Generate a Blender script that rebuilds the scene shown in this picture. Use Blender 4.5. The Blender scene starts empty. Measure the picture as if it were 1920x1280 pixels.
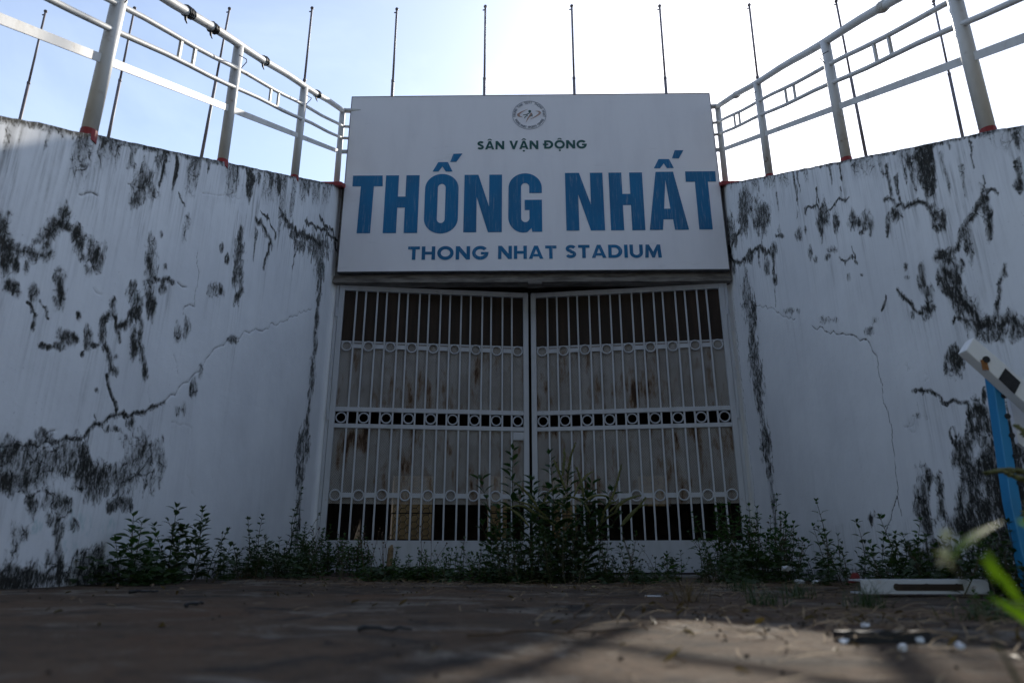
import bpy, bmesh, math, random
import numpy as np
from mathutils import Vector, Matrix, Euler
R = math.radians
random.seed(7)
SC = bpy.context.scene
COL = SC.collection

# ------------------------------------------------------------------ camera
CAM_H, PITCH, YAW, F = 0.13, math.atan(412 / 1280), R(0.75), 1280.0
cam_d = bpy.data.cameras.new('camera')
cam_d.sensor_width = 36.0
cam_d.lens = 24.0
cam_d.clip_start = 0.02
cam_d.clip_end = 2000
cam_d.dof.use_dof = True
cam_d.dof.focus_distance = 7.3
cam_d.dof.aperture_fstop = 2.8
cam = bpy.data.objects.new('camera', cam_d)
COL.objects.link(cam)
cam.location = (0, 0, CAM_H)
cam.rotation_euler = (R(90) + PITCH, 0, YAW)
SC.camera = cam

# ------------------------------------------------------------------ light
SUN_EL, SUN_AZ = R(37.4), R(21.5)          # azimuth measured from +Y towards +X
w = bpy.data.worlds.new('World')
SC.world = w
w.use_nodes = True
nt = w.node_tree
nt.nodes.clear()
def wn(t, **k):
    n = nt.nodes.new(t)
    for a, b in k.items():
        setattr(n, a, b)
    return n
sky = wn('ShaderNodeTexSky', sky_type='NISHITA', sun_disc=False)
sky.sun_elevation = SUN_EL
sky.sun_rotation = SUN_AZ
sky.dust_density = 0.5
sky.air_density = 1.0
sky.ozone_density = 1.7
tc = wn('ShaderNodeTexCoord')
mp = wn('ShaderNodeMapping')
mp.inputs['Scale'].default_value = (1.0, 1.0, 2.2)
mp.inputs['Location'].default_value = (3.1, 0.4, 0.2)
nz = wn('ShaderNodeTexNoise')
nz.inputs['Scale'].default_value = 2.3
nz.inputs['Detail'].default_value = 7
nz.inputs['Roughness'].default_value = 0.55
nz.inputs['Distortion'].default_value = 0.35
rp = wn('ShaderNodeValToRGB')
rp.color_ramp.elements[0].position = 0.46
rp.color_ramp.elements[1].position = 0.62
rp.color_ramp.elements[0].color = (0, 0, 0, 1)
rp.color_ramp.elements[1].color = (1, 1, 1, 1)
mx = wn('ShaderNodeMix', data_type='RGBA', blend_type='ADD')
mx2 = wn('ShaderNodeMix', data_type='RGBA', blend_type='ADD')
dt = wn('ShaderNodeVectorMath', operation='DOT_PRODUCT')
dt.inputs[1].default_value = (math.sin(SUN_AZ) * math.cos(SUN_EL), math.cos(SUN_AZ) * math.cos(SUN_EL), math.sin(SUN_EL))
def wmath(op, a, b, clamp=False):
    n = wn('ShaderNodeMath', operation=op); n.use_clamp = clamp
    for k, v in enumerate((a, b)):
        if isinstance(v, bpy.types.NodeSocket): nt.links.new(v, n.inputs[k])
        else: n.inputs[k].default_value = v
    return n.outputs[0]
cosg = wmath('MAXIMUM', dt.outputs['Value'], 0.0)
veil = wmath('ADD', wmath('MULTIPLY', wmath('POWER', cosg, 0.8), 0.8), wmath('MULTIPLY', wmath('POWER', cosg, 60.0), 9.0))   # thin bright haze round the sun
bg = wn('ShaderNodeBackground')
bg.inputs['Strength'].default_value = 0.092
out = wn('ShaderNodeOutputWorld')
L = nt.links.new
L(tc.outputs['Generated'], mp.inputs['Vector'])
L(mp.outputs['Vector'], nz.inputs['Vector'])
L(nz.outputs['Fac'], rp.inputs['Fac'])
mx.inputs[0].default_value = 1.0
hs = wn('ShaderNodeHueSaturation'); hs.inputs['Saturation'].default_value = 0.80
L(sky.outputs['Color'], hs.inputs['Color'])
L(hs.outputs['Color'], mx.inputs[6])
vc = wn('ShaderNodeMix', data_type='RGBA', blend_type='MULTIPLY'); vc.inputs[0].default_value = 1.0
L(veil, vc.inputs[6]); vc.inputs[7].default_value = (0.98, 0.98, 0.96, 1)
L(vc.outputs[2], mx.inputs[7])
cw_ = wmath('ADD', wmath('MULTIPLY', cosg, 3.4), 0.5)                      # clouds: brighter towards the sun
cm = wmath('MULTIPLY', rp.outputs['Color'], cw_)
mx2.inputs[0].default_value = 1.0
L(mx.outputs[2], mx2.inputs[6]); L(cm, mx2.inputs[7])
L(mx2.outputs[2], bg.inputs['Color'])
L(bg.outputs['Background'], out.inputs['Surface'])

sun_d = bpy.data.lights.new('sun', 'SUN')
sun_d.energy = 2.0
sun_d.angle = R(0.5)
sun_d.color = (1.0, 0.93, 0.82)
sun = bpy.data.objects.new('sun', sun_d)
COL.objects.link(sun)
sdir = Vector((math.sin(SUN_AZ) * math.cos(SUN_EL), math.cos(SUN_AZ) * math.cos(SUN_EL), math.sin(SUN_EL)))
sun.rotation_euler = sdir.to_track_quat('Z', 'Y').to_euler()
sun.location = sdir * 40
vs = SC.view_settings
vs.view_transform = 'Standard'
vs.look = 'None'
vs.exposure = 1.45
vs.gamma = 1.0
vs.use_curve_mapping = False
SC.cycles.max_bounces = 6
SC.cycles.transparent_max_bounces = 12
SC.cycles.use_denoising = True

# ------------------------------------------------------------------ measuring: a sight line of the photograph met with a plane of the place
def ray(x, y):
    u = (x - 960) / F; v = (640 - y) / F
    f = math.cos(PITCH) - v * math.sin(PITCH); up = v * math.cos(PITCH) + math.sin(PITCH)
    return Vector((u * math.cos(YAW) - f * math.sin(YAW), u * math.sin(YAW) + f * math.cos(YAW), up))
EYE = Vector((0, 0, CAM_H))
def at_z(x, y, z):
    r = ray(x, y); return EYE + r * ((z - CAM_H) / r.z)
def at_y(x, y, Y):
    r = ray(x, y); return EYE + r * (Y / r.y)

# ------------------------------------------------------------------ objects
def tag(o, label=None, cat=None, group=None, kind=None):
    if label: o['label'] = label
    if cat: o['category'] = cat
    if group: o['group'] = group
    if kind: o['kind'] = kind
    return o
def empty(name, loc=(0, 0, 0), rot=(0, 0, 0)):
    o = bpy.data.objects.new(name, None)
    o.empty_display_size = 0.1
    COL.objects.link(o)
    o.location = loc; o.rotation_euler = rot
    return o
def link_mesh(name, me, mat=None, parent=None):
    o = bpy.data.objects.new(name, me)
    COL.objects.link(o)
    if mat is not None and len(me.materials) == 0:
        me.materials.append(mat)
    if parent is not None:
        o.parent = parent
    return o
class MB:
    def __init__(s):
        s.v = []; s.f = []
    def box(s, x0, x1, y0, y1, z0, z1, M=None):
        b = len(s.v)
        p = [(x0, y0, z0), (x1, y0, z0), (x1, y1, z0), (x0, y1, z0), (x0, y0, z1), (x1, y0, z1), (x1, y1, z1), (x0, y1, z1)]
        if M is not None: p = [tuple(M @ Vector(q)) for q in p]
        s.v += p
        s.f += [tuple(b + i for i in q) for q in ((0, 3, 2, 1), (4, 5, 6, 7), (0, 1, 5, 4), (1, 2, 6, 5), (2, 3, 7, 6), (3, 0, 4, 7))]
        return s
    def tube(s, pts, r, n=8, cap=True, flat=None):
        pts = [Vector(p) for p in pts]
        if not hasattr(r, '__len__'): r = [r] * len(pts)
        b = len(s.v); m = len(pts)
        up = None
        for i, p in enumerate(pts):
            t = (pts[min(i + 1, m - 1)] - pts[max(i - 1, 0)])
            t = t.normalized() if t.length > 1e-9 else Vector((0, 0, 1))
            if up is None:
                up = Vector((0, 0, 1)) if abs(t.z) < 0.9 else Vector((0, 1, 0))
            a = t.cross(up)
            a = a.normalized() if a.length > 1e-6 else t.orthogonal().normalized()
            c = a.cross(t).normalized()
            up = c
            for k in range(n):
                q = 2 * math.pi * (k + 0.5) / n
                s.v.append(tuple(p + (a * math.cos(q) + c * math.sin(q) * (flat or 1)) * r[i]))
        for i in range(m - 1):
            for k in range(n):
                k2 = (k + 1) % n
                s.f.append((b + i * n + k, b + i * n + k2, b + (i + 1) * n + k2, b + (i + 1) * n + k))
        if cap:
            s.f.append(tuple(b + k for k in range(n - 1, -1, -1)))
            s.f.append(tuple(b + (m - 1) * n + k for k in range(n)))
        return s
    def ring(s, c, rad, rw, n=24, m=6):      # a ring standing in the XZ plane
        b = len(s.v)
        for i in range(n):
            a = 2 * math.pi * i / n
            for k in range(m):
                q = 2 * math.pi * k / m
                rr = rad + rw * math.cos(q)
                s.v.append((c[0] + rr * math.cos(a), c[1] + rw * math.sin(q), c[2] + rr * math.sin(a)))
        for i in range(n):
            for k in range(m):
                i2 = (i + 1) % n; k2 = (k + 1) % m
                s.f.append((b + i * m + k, b + i2 * m + k, b + i2 * m + k2, b + i * m + k2))
        return s
    def prism(s, poly, y0, y1):              # outline in XZ pushed along Y
        b = len(s.v); n = len(poly)
        s.v += [(p[0], y0, p[1]) for p in poly] + [(p[0], y1, p[1]) for p in poly]
        s.f.append(tuple(range(b, b + n))); s.f.append(tuple(range(b + 2 * n - 1, b + n - 1, -1)))
        for i in range(n):
            j = (i + 1) % n
            s.f.append((b + i, b + n + i, b + n + j, b + j))
        return s
    def mesh(s, name, mat=None, smooth=False):
        me = bpy.data.meshes.new(name)
        me.from_pydata(s.v, [], s.f)
        if mat is not None: me.materials.append(mat)
        if smooth:
            me.polygons.foreach_set('use_smooth', [True] * len(me.polygons))
        me.update()
        bm = bmesh.new(); bm.from_mesh(me)
        bmesh.ops.recalc_face_normals(bm, faces=bm.faces)
        bm.to_mesh(me); bm.free()
        return me
    def build(s, name, mat=None, parent=None, smooth=False):
        return link_mesh(name, s.mesh(name, mat, smooth), None, parent)
def soften(o, width=0.004, seg=2):
    m = o.modifiers.new('edge', 'BEVEL'); m.width = width; m.segments = seg; m.limit_method = 'ANGLE'
    return o

# ------------------------------------------------------------------ materials
class NT:
    def __init__(s, name):
        s.m = bpy.data.materials.new(name); s.m.use_nodes = True
        s.t = s.m.node_tree; s.t.nodes.clear()
        s.out = s.t.nodes.new('ShaderNodeOutputMaterial')
        s.b = s.t.nodes.new('ShaderNodeBsdfPrincipled')
        s.t.links.new(s.b.outputs[0], s.out.inputs['Surface'])
        s.co = s.t.nodes.new('ShaderNodeTexCoord')
    def L(s, a, b): s.t.links.new(a, b)
    def inp(s, sock, v):
        if isinstance(v, bpy.types.NodeSocket): s.L(v, sock)
        elif v is not None:
            if hasattr(v, '__len__') and len(v) == 3 and sock.type == 'RGBA': v = tuple(v) + (1,)
            sock.default_value = v
    def map(s, vec, scale, loc=(0, 0, 0)):
        n = s.t.nodes.new('ShaderNodeMapping'); s.L(vec, n.inputs['Vector'])
        n.inputs['Scale'].default_value = scale; n.inputs['Location'].default_value = loc
        return n.outputs[0]
    def noise(s, vec, scale, detail=5, rough=0.55, dist=0.0):
        n = s.t.nodes.new('ShaderNodeTexNoise'); s.L(vec, n.inputs['Vector'])
        n.inputs['Scale'].default_value = scale; n.inputs['Detail'].default_value = detail
        n.inputs['Roughness'].default_value = rough; n.inputs['Distortion'].default_value = dist
        return n.outputs['Fac']
    def voro(s, vec, scale, feature='F1', rnd=1.0):
        n = s.t.nodes.new('ShaderNodeTexVoronoi'); s.L(vec, n.inputs['Vector']); n.feature = feature
        n.inputs['Scale'].default_value = scale; n.inputs['Randomness'].default_value = rnd
        return n.outputs['Distance']
    def ss(s, v, a, b, lo=0.0, hi=1.0):
        n = s.t.nodes.new('ShaderNodeMapRange'); n.interpolation_type = 'SMOOTHSTEP'
        s.L(v, n.inputs['Value'])
        n.inputs['From Min'].default_value = a; n.inputs['From Max'].default_value = b
        n.inputs['To Min'].default_value = lo; n.inputs['To Max'].default_value = hi
        return n.outputs[0]
    def math(s, op, a, b=None, clamp=False):
        n = s.t.nodes.new('ShaderNodeMath'); n.operation = op; n.use_clamp = clamp
        s.inp(n.inputs[0], a)
        if b is not None: s.inp(n.inputs[1], b)
        return n.outputs[0]
    def mix(s, f, a, b, mode='MIX'):
        n = s.t.nodes.new('ShaderNodeMix'); n.data_type = 'RGBA'; n.blend_type = mode
        s.inp(n.inputs[0], f); s.inp(n.inputs[6], a); s.inp(n.inputs[7], b)
        return n.outputs[2]
    def attr(s, name):
        n = s.t.nodes.new('ShaderNodeAttribute'); n.attribute_name = name
        return n.outputs['Fac']
    def bump(s, h, strength=0.3, dist=0.01):
        n = s.t.nodes.new('ShaderNodeBump'); s.L(h, n.inputs['Height'])
        n.inputs['Strength'].default_value = strength; n.inputs['Distance'].default_value = dist
        s.L(n.outputs[0], s.b.inputs['Normal'])
    def col(s, c): s.inp(s.b.inputs['Base Color'], c); return s
    def rough(s, r): s.inp(s.b.inputs['Roughness'], r); return s
    def spec(s, v): s.inp(s.b.inputs['Specular IOR Level'], v); return s

def mat_wall():
    n = NT('weathered_white_plaster'); uv = n.co.outputs['UV']
    fine = n.noise(n.map(uv, (1, 0.42, 1)), 62, 8, 0.7, 0.3)
    fine2 = n.noise(n.map(uv, (1, 0.8, 1), (3, 7, 0)), 150, 4, 0.7)
    nn = n.math('ADD', n.math('MULTIPLY', fine, 0.75), n.math('MULTIPLY', fine2, 0.25))
    coarse = n.noise(n.map(uv, (1, 0.42, 1), (1, 4, 0)), 34, 9, 0.80, 0.5)
    nn = n.math('ADD', n.math('MULTIPLY', nn, 0.5), n.math('MULTIPLY', coarse, 0.5))
    live = n.ss(n.attr('mould'), 0.03, 0.22)
    dens = n.math('MULTIPLY', live, n.math('ADD', n.math('MULTIPLY', n.attr('mould'), 1.05), n.math('MULTIPLY', n.math('SUBTRACT', nn, 0.52), 5.2)))
    mf = n.ss(dens, 0.16, 0.98)
    haze = n.math('MULTIPLY', n.ss(n.attr('mould'), 0.02, 0.75, 0, 0.85), n.ss(coarse, 0.25, 0.75, 0.35, 1.0))
    streak = n.noise(n.map(uv, (1, 0.05, 1)), 40, 6, 0.6)
    gf = n.math('MULTIPLY', n.attr('grime'), n.ss(streak, 0.40, 0.70), True)
    gf = n.math('MULTIPLY', gf, n.ss(n.noise(n.map(uv, (1, 0.5, 1), (6, 3, 0)), 7, 5, 0.65), 0.30, 0.62, 0.25, 1.0))
    big = n.noise(uv, 1.3, 4, 0.6)
    speck = n.ss(n.noise(n.map(uv, (1, 0.7, 1), (9, 2, 0)), 75, 5, 0.7), 0.63, 0.70)
    speckzone = n.ss(n.noise(uv, 2.2, 4, 0.6), 0.42, 0.62)
    base = n.mix(n.ss(big, 0.3, 0.7), (0.71, 0.72, 0.745), (0.80, 0.81, 0.83))
    faint = n.ss(n.noise(n.map(uv, (1, 0.12, 1), (5, 1, 0)), 9, 6, 0.6), 0.5, 0.8, 0, 0.13)
    base = n.mix(faint, base, (0.36, 0.37, 0.38))
    teal = n.math('MULTIPLY', n.attr('teal'), n.ss(n.noise(n.map(uv, (1, .5, 1)), 26, 5, 0.6), 0.45, 0.6), True)
    base = n.mix(n.math('MULTIPLY', teal, 0.55), base, (0.22, 0.45, 0.46))
    base = n.mix(gf, base, (0.12, 0.12, 0.118))
    base = n.mix(haze, base, (0.115, 0.118, 0.108))
    base = n.mix(n.math('MULTIPLY', n.math('MULTIPLY', speck, speckzone), 0.75), base, (0.08, 0.08, 0.08))
    base = n.mix(mf, base, n.mix(n.ss(fine, 0.4, 0.7), (0.010, 0.0105, 0.009), (0.045, 0.042, 0.034)))
    wv_ = n.t.nodes.new('ShaderNodeTexNoise'); n.L(uv, wv_.inputs['Vector']); wv_.inputs['Scale'].default_value = 9; wv_.inputs['Detail'].default_value = 5
    wa = n.t.nodes.new('ShaderNodeVectorMath'); wa.operation = 'MULTIPLY_ADD'; n.L(wv_.outputs['Color'], wa.inputs[0]); wa.inputs[1].default_value = (.16, .16, 0); n.L(uv, wa.inputs[2])
    vein = n.voro(n.map(wa.outputs[0], (1, .62, 1)), 8.5, 'DISTANCE_TO_EDGE')
    vein2 = n.voro(n.map(wa.outputs[0], (1, .7, 1), (4, 2, 0)), 19, 'DISTANCE_TO_EDGE')
    vz = n.math('MULTIPLY', n.ss(n.attr('mould'), 0.05, 0.32), n.ss(coarse, 0.36, 0.56))
    vf = n.math('MULTIPLY', vz, n.math('MAXIMUM', n.ss(vein, 0.045, 0.012), n.ss(vein2, 0.040, 0.012, 0, 0.8)), True)
    base = n.mix(vf, base, (0.014, 0.0145, 0.012))
    cf = n.ss(n.math('MULTIPLY', n.attr('crack'), n.ss(nn, 0.34, 0.58, 0.55, 1.0)), 0.35, 0.85, 0, 0.9)
    base = n.mix(cf, base, (0.02, 0.02, 0.019))
    n.col(base).rough(0.85).spec(0.25)
    h = n.math('ADD', n.math('MULTIPLY', n.noise(uv, 170, 4, 0.6), 0.35), n.math('MULTIPLY', n.noise(uv, 26, 5, 0.6), 0.8))
    h = n.math('SUBTRACT', h, n.math('MULTIPLY', mf, 0.4))
    n.bump(h, 0.32, 0.006)
    return n.m

def mat_paint(name, base, rust=0.25, rough=0.5, scale=14, dirt=(0.25, 0.25, 0.25), dirtamt=0.35):
    n = NT(name); o = n.co.outputs['Object']
    a = n.noise(o, scale, 7, 0.65)
    g = n.noise(n.map(o, (1, 1, 0.25), (4, 2, 1)), scale * 0.8, 6, 0.6)
    c = n.mix(n.ss(g, 0.45, 0.75, 0, dirtamt), base, dirt)
    rf = n.ss(a, 0.78 - 0.2 * rust, 0.84 - 0.2 * rust)
    c = n.mix(n.ss(a, 0.70 - 0.2 * rust, 0.86 - 0.2 * rust, 0, 0.5), c, (0.22, 0.12, 0.06))
    c = n.mix(rf, c, (0.055, 0.025, 0.012))
    n.col(c).rough(rough).spec(0.4)
    n.bump(n.noise(o, 60, 4, 0.6), 0.12, 0.003)
    return n.m

def mat_perforated():
    n = NT('perforated_steel_sheet'); uv = n.co.outputs['UV']
    o = n.co.outputs['Object']
    # staggered round holes, 16 mm pitch
    def grid(off):
        m = n.map(uv, (1 / 0.018, 1 / 0.0155, 1), off)
        fr = n.t.nodes.new('ShaderNodeVectorMath'); fr.operation = 'FRACTION'; n.L(m, fr.inputs[0])
        sb = n.t.nodes.new('ShaderNodeVectorMath'); sb.operation = 'SUBTRACT'; n.L(fr.outputs[0], sb.inputs[0]); sb.inputs[1].default_value = (0.5, 0.5, 0)
        sx = n.t.nodes.new('ShaderNodeSeparateXYZ'); n.L(sb.outputs[0], sx.inputs[0])
        q = n.math('ADD', n.math('MULTIPLY', sx.outputs[0], sx.outputs[0]), n.math('MULTIPLY', sx.outputs[1], sx.outputs[1]))
        return n.math('LESS_THAN', q, 0.062)
    hole = n.math('MAXIMUM', grid((0, 0, 0)), grid((0.5, 0.5, 0)))
    r1 = n.noise(n.map(o, (1, 1, 0.35)), 5.5, 7, 0.65)
    r2 = n.noise(n.map(o, (1, 1, 0.22), (7, 0, 3)), 16, 6, 0.6)
    rm = n.math('ADD', n.math('MULTIPLY', r1, 0.62), n.math('MULTIPLY', r2, 0.38))
    c = n.mix(n.ss(n.noise(o, 3.0, 5, 0.6), 0.35, 0.7), (0.44, 0.42, 0.405), (0.34, 0.315, 0.295))
    c = n.mix(n.ss(rm, 0.50, 0.61, 0, 0.85), c, (0.20, 0.108, 0.048))
    c = n.mix(n.ss(rm, 0.57, 0.635), c, (0.06, 0.028, 0.014))
    n.col(c).rough(0.65).spec(0.3)
    tr = n.t.nodes.new('ShaderNodeBsdfTransparent')
    ms = n.t.nodes.new('ShaderNodeMixShader')
    n.L(hole, ms.inputs[0]); n.L(n.b.outputs[0], ms.inputs[1]); n.L(tr.outputs[0], ms.inputs[2])
    n.L(ms.outputs[0], n.out.inputs['Surface'])
    return n.m

def mat_rust_plate():
    n = NT('rusted_brown_plate'); o = n.co.outputs['Object']
    a = n.noise(n.map(o, (1, 1, 0.12)), 16, 7, 0.65)
    b = n.noise(o, 40, 5, 0.6)
    c = n.mix(n.ss(a, 0.35, 0.7), (0.022, 0.015, 0.011), (0.042, 0.026, 0.017))
    c = n.mix(n.ss(b, 0.62, 0.75, 0, 0.6), c, (0.06, 0.032, 0.016))
    wv = n.t.nodes.new('ShaderNodeTexWave'); wv.bands_direction = 'Z'; n.L(o, wv.inputs['Vector'])
    wv.inputs['Scale'].default_value = 18; wv.inputs['Distortion'].default_value = 0.4
    c = n.mix(n.ss(wv.outputs['Fac'], 0.6, 1.0, 0, 0.25), c, (0.02, 0.014, 0.011))
    n.col(c).rough(0.7).spec(0.25)
    n.bump(n.math('ADD', wv.outputs['Fac'], b), 0.2, 0.003)
    return n.m

def mat_ground():
    n = NT('stained_concrete_ground'); o = n.co.outputs['Object']
    big = n.noise(o, 0.9, 6, 0.6, 0.4)
    mid = n.noise(n.map(o, (1, 1, 1), (2, 5, 0)), 2.6, 8, 0.66, 0.8)
    mid2 = n.noise(n.map(o, (1, 1, 1), (8, 3, 0)), 2.3, 9, 0.68, 1.2)
    fine = n.noise(o, 70, 6, 0.7)
    c = n.mix(n.ss(big, 0.35, 0.65), (0.110, 0.066, 0.037), (0.060, 0.042, 0.027))
    c = n.mix(n.ss(mid, 0.50, 0.64), c, (0.018, 0.0145, 0.012))
    c = n.mix(n.ss(mid2, 0.525, 0.62, 0, 0.8), c, (0.20, 0.175, 0.145))
    c = n.mix(n.ss(n.noise(o, 2.1, 6, 0.6), 0.52, 0.70, 0, 0.7), c, (0.095, 0.045, 0.020))
    mot = n.noise(n.map(o, (1, 1, 1), (5, 9, 0)), 11, 8, 0.72, 0.6)
    c = n.mix(n.ss(mot, 0.52, 0.68, 0, 0.75), c, (0.15, 0.12, 0.09))
    c = n.mix(n.ss(mot, 0.46, 0.34, 0, 0.8), c, (0.016, 0.012, 0.010))
    c = n.mix(n.ss(n.noise(o, 0.75, 7, 0.7, 1.0), 0.56, 0.66, 0, 0.5), c, (0.15, 0.075, 0.032))
    c = n.mix(n.ss(fine, 0.3, 0.75, 0, 0.6), c, (0.024, 0.020, 0.017))
    g = n.ss(n.noise(o, 140, 3, 0.5), 0.66, 0.74, 0, 0.7)
    c = n.mix(g, c, (0.22, 0.2, 0.17))
    n.col(c).rough(0.88).spec(0.2)
    n.bump(n.math('ADD', n.math('MULTIPLY', fine, 0.6), n.math('MULTIPLY', n.noise(o, 14, 6, 0.65), 1.0)), 0.6, 0.02)
    return n.m

def mat_leaf(name, a, b, trans=0.35):
    n = NT(name); oi = n.t.nodes.new('ShaderNodeObjectInfo')
    gi = n.t.nodes.new('ShaderNodeNewGeometry')
    rnd = n.math('FRACT', n.math('ADD', oi.outputs['Random'], gi.outputs['Random Per Island']))
    c = n.mix(rnd, a, b)
    o = n.co.outputs['Object']
    c = n.mix(n.ss(n.noise(o, 45, 3, 0.6), 0.6, 0.75, 0, 0.35), c, (0.07, 0.06, 0.02))
    n.col(c).rough(0.5).spec(0.35)
    t = n.t.nodes.new('ShaderNodeBsdfTranslucent'); n.L(n.mix(1.0, c, (1.2, 1.5, 0.6), 'MULTIPLY'), t.inputs['Color'])
    ms = n.t.nodes.new('ShaderNodeMixShader'); ms.inputs[0].default_value = trans
    n.L(n.b.outputs[0], ms.inputs[1]); n.L(t.outputs[0], ms.inputs[2]); n.L(ms.outputs[0], n.out.inputs['Surface'])
    return n.m

def mat_simple(name, c1, c2, scale=20, rough=0.7, spec=0.3, bump=0.2, stretch=(1, 1, 1), metallic=0.0):
    n = NT(name); o = n.map(n.co.outputs['Object'], stretch)
    a = n.noise(o, scale, 6, 0.65)
    n.col(n.mix(n.ss(a, 0.35, 0.68), c1, c2)).rough(rough).spec(spec)
    n.b.inputs['Metallic'].default_value = metallic
    if bump: n.bump(n.noise(o, scale * 2.5, 5, 0.65), bump, 0.006)
    return n.m

def mat_vinyl():
    n = NT('white_sign_vinyl'); o = n.co.outputs['Object']
    c = n.mix(n.ss(n.noise(n.map(o, (1, 1, 0.2)), 5, 6, 0.6), 0.4, 0.75, 0, 0.35), (0.80, 0.79, 0.815), (0.68, 0.67, 0.70))
    edge = n.ss(n.noise(n.map(o, (0.6, 1, 2.5), (3, 0, 0)), 3, 5, 0.6), 0.62, 0.78, 0, 0.25)
    c = n.mix(edge, c, (0.40, 0.40, 0.41))
    n.col(c).rough(0.55).spec(0.3)
    n.bump(n.math('ADD', n.math('MULTIPLY', n.noise(n.map(o, (1.0, 1, 0.5)), 1.6, 3, 0.5), 3.0), n.math('MULTIPLY', n.noise(o, 220, 2, 0.5), 0.12)), 0.25, 0.012)
    return n.m
def mat_print(name, a, b, fade=0.5):
    n = NT(name); o = n.co.outputs['Object']
    s = n.noise(n.map(o, (1, 1, 0.06)), 60, 6, 0.7)
    g = n.noise(n.map(o, (1, 1, 0.5)), 2.4, 4, 0.55)
    c = n.mix(n.ss(g, 0.35, 0.7), a, b)
    c = n.mix(n.ss(s, 0.52, 0.78, 0, fade), c, (0.33, 0.37, 0.43))
    n.col(c).rough(0.5).spec(0.3)
    return n.m

M = {}
M['wall'] = mat_wall()
M['ground'] = mat_ground()
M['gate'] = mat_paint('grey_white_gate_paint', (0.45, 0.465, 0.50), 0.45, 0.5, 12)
M['rail'] = mat_paint('white_rail_paint', (0.58, 0.575, 0.56), 0.6, 0.55, 10, (0.27, 0.25, 0.22), 0.5)
M['perf'] = mat_perforated()
M['rust'] = mat_rust_plate()
M['vinyl'] = mat_vinyl()
M['blue'] = mat_print('faded_blue_print', (0.006, 0.150, 0.330), (0.012, 0.120, 0.260), 0.65)
M['green'] = mat_print('dark_green_print', (0.015, 0.085, 0.075), (0.03, 0.10, 0.09), 0.3)
M['brownprint'] = mat_print('red_brown_print', (0.40, 0.26, 0.21), (0.45, 0.32, 0.27), 0.3)
M['greyprint'] = mat_print('grey_blue_print', (0.30, 0.33, 0.38), (0.34, 0.36, 0.40), 0.3)
M['lintel'] = mat_simple('flaking_grey_plaster', (0.24, 0.22, 0.20), (0.10, 0.09, 0.08), 14, 0.9, 0.2, 0.6, (0.25, 1, 1.6))
M['edge'] = mat_simple('dark_sign_edge', (0.16, 0.16, 0.17), (0.09, 0.09, 0.09), 10, 0.6)
M['pole'] = mat_simple('weathered_steel_pole', (0.16, 0.14, 0.15), (0.07, 0.055, 0.055), 9, 0.55, 0.4, 0.1, (1, 1, 0.3))
M['red'] = mat_simple('red_paint', (0.30, 0.035, 0.035), (0.20, 0.03, 0.03), 18, 0.6)
M['tape'] = mat_simple('black_tape', (0.012, 0.012, 0.014), (0.03, 0.03, 0.03), 40, 0.5)
M['dark'] = mat_simple('dark_brown_plaster', (0.045, 0.036, 0.030), (0.025, 0.02, 0.018), 5, 0.95, 0.1)  # one very dark brown for the passage walls and the pebbles
M['ochre'] = mat_simple('ochre_wall_paint', (0.20, 0.145, 0.065), (0.13, 0.095, 0.045), 3, 0.9)
M['concrete'] = mat_simple('grey_concrete', (0.26, 0.25, 0.24), (0.17, 0.165, 0.16), 6, 0.9, 0.2, 0.4)
M['bluepost'] = mat_paint('blue_post_paint', (0.018, 0.20, 0.42), 0.15, 0.45, 16, (0.03, 0.12, 0.2), 0.4)
M['board'] = mat_paint('white_barrier_paint', (0.72, 0.72, 0.73), 0.3, 0.5, 9, (0.45, 0.45, 0.45), 0.3)
M['black'] = mat_simple('black_paint', (0.014, 0.014, 0.016), (0.022, 0.022, 0.024), 25, 0.6)
M['straw'] = mat_simple('dry_straw', (0.24, 0.17, 0.095), (0.12, 0.08, 0.045), 30, 0.8)
M['twig'] = mat_simple('dry_twig', (0.10, 0.065, 0.042), (0.05, 0.034, 0.025), 40, 0.85)
M['leafA'] = mat_leaf('weed_leaf', (0.022, 0.062, 0.016), (0.045, 0.088, 0.022))
M['leafB'] = mat_leaf('dark_weed_leaf', (0.020, 0.042, 0.014), (0.036, 0.062, 0.018), 0.25)
M['leafC'] = mat_leaf('tall_weed_leaf', (0.018, 0.045, 0.018), (0.035, 0.070, 0.020), 0.3)
M['leafN'] = mat_leaf('lime_leaf', (0.115, 0.20, 0.010), (0.16, 0.23, 0.014), 0.6)
M['spike'] = mat_leaf('green_seed_spike', (0.13, 0.14, 0.05), (0.19, 0.18, 0.075), 0.35)
M['stem'] = mat_simple('weed_stem', (0.045, 0.055, 0.022), (0.07, 0.045, 0.03), 25, 0.7)
M['litter'] = mat_leaf('dry_leaf_litter', (0.075, 0.045, 0.024), (0.17, 0.115, 0.06), 0.2)
M['flower'] = mat_leaf('pale_petal', (0.62, 0.56, 0.42), (0.55, 0.44, 0.38), 0.6)
M['foil'] = mat_simple('crumpled_clear_plastic', (0.70, 0.72, 0.76), (0.55, 0.57, 0.62), 15, 0.18, 0.8, 0.0)
M['plastic'] = mat_simple('dirty_white_plastic', (0.55, 0.56, 0.58), (0.32, 0.32, 0.33), 14, 0.4, 0.5)

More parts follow.
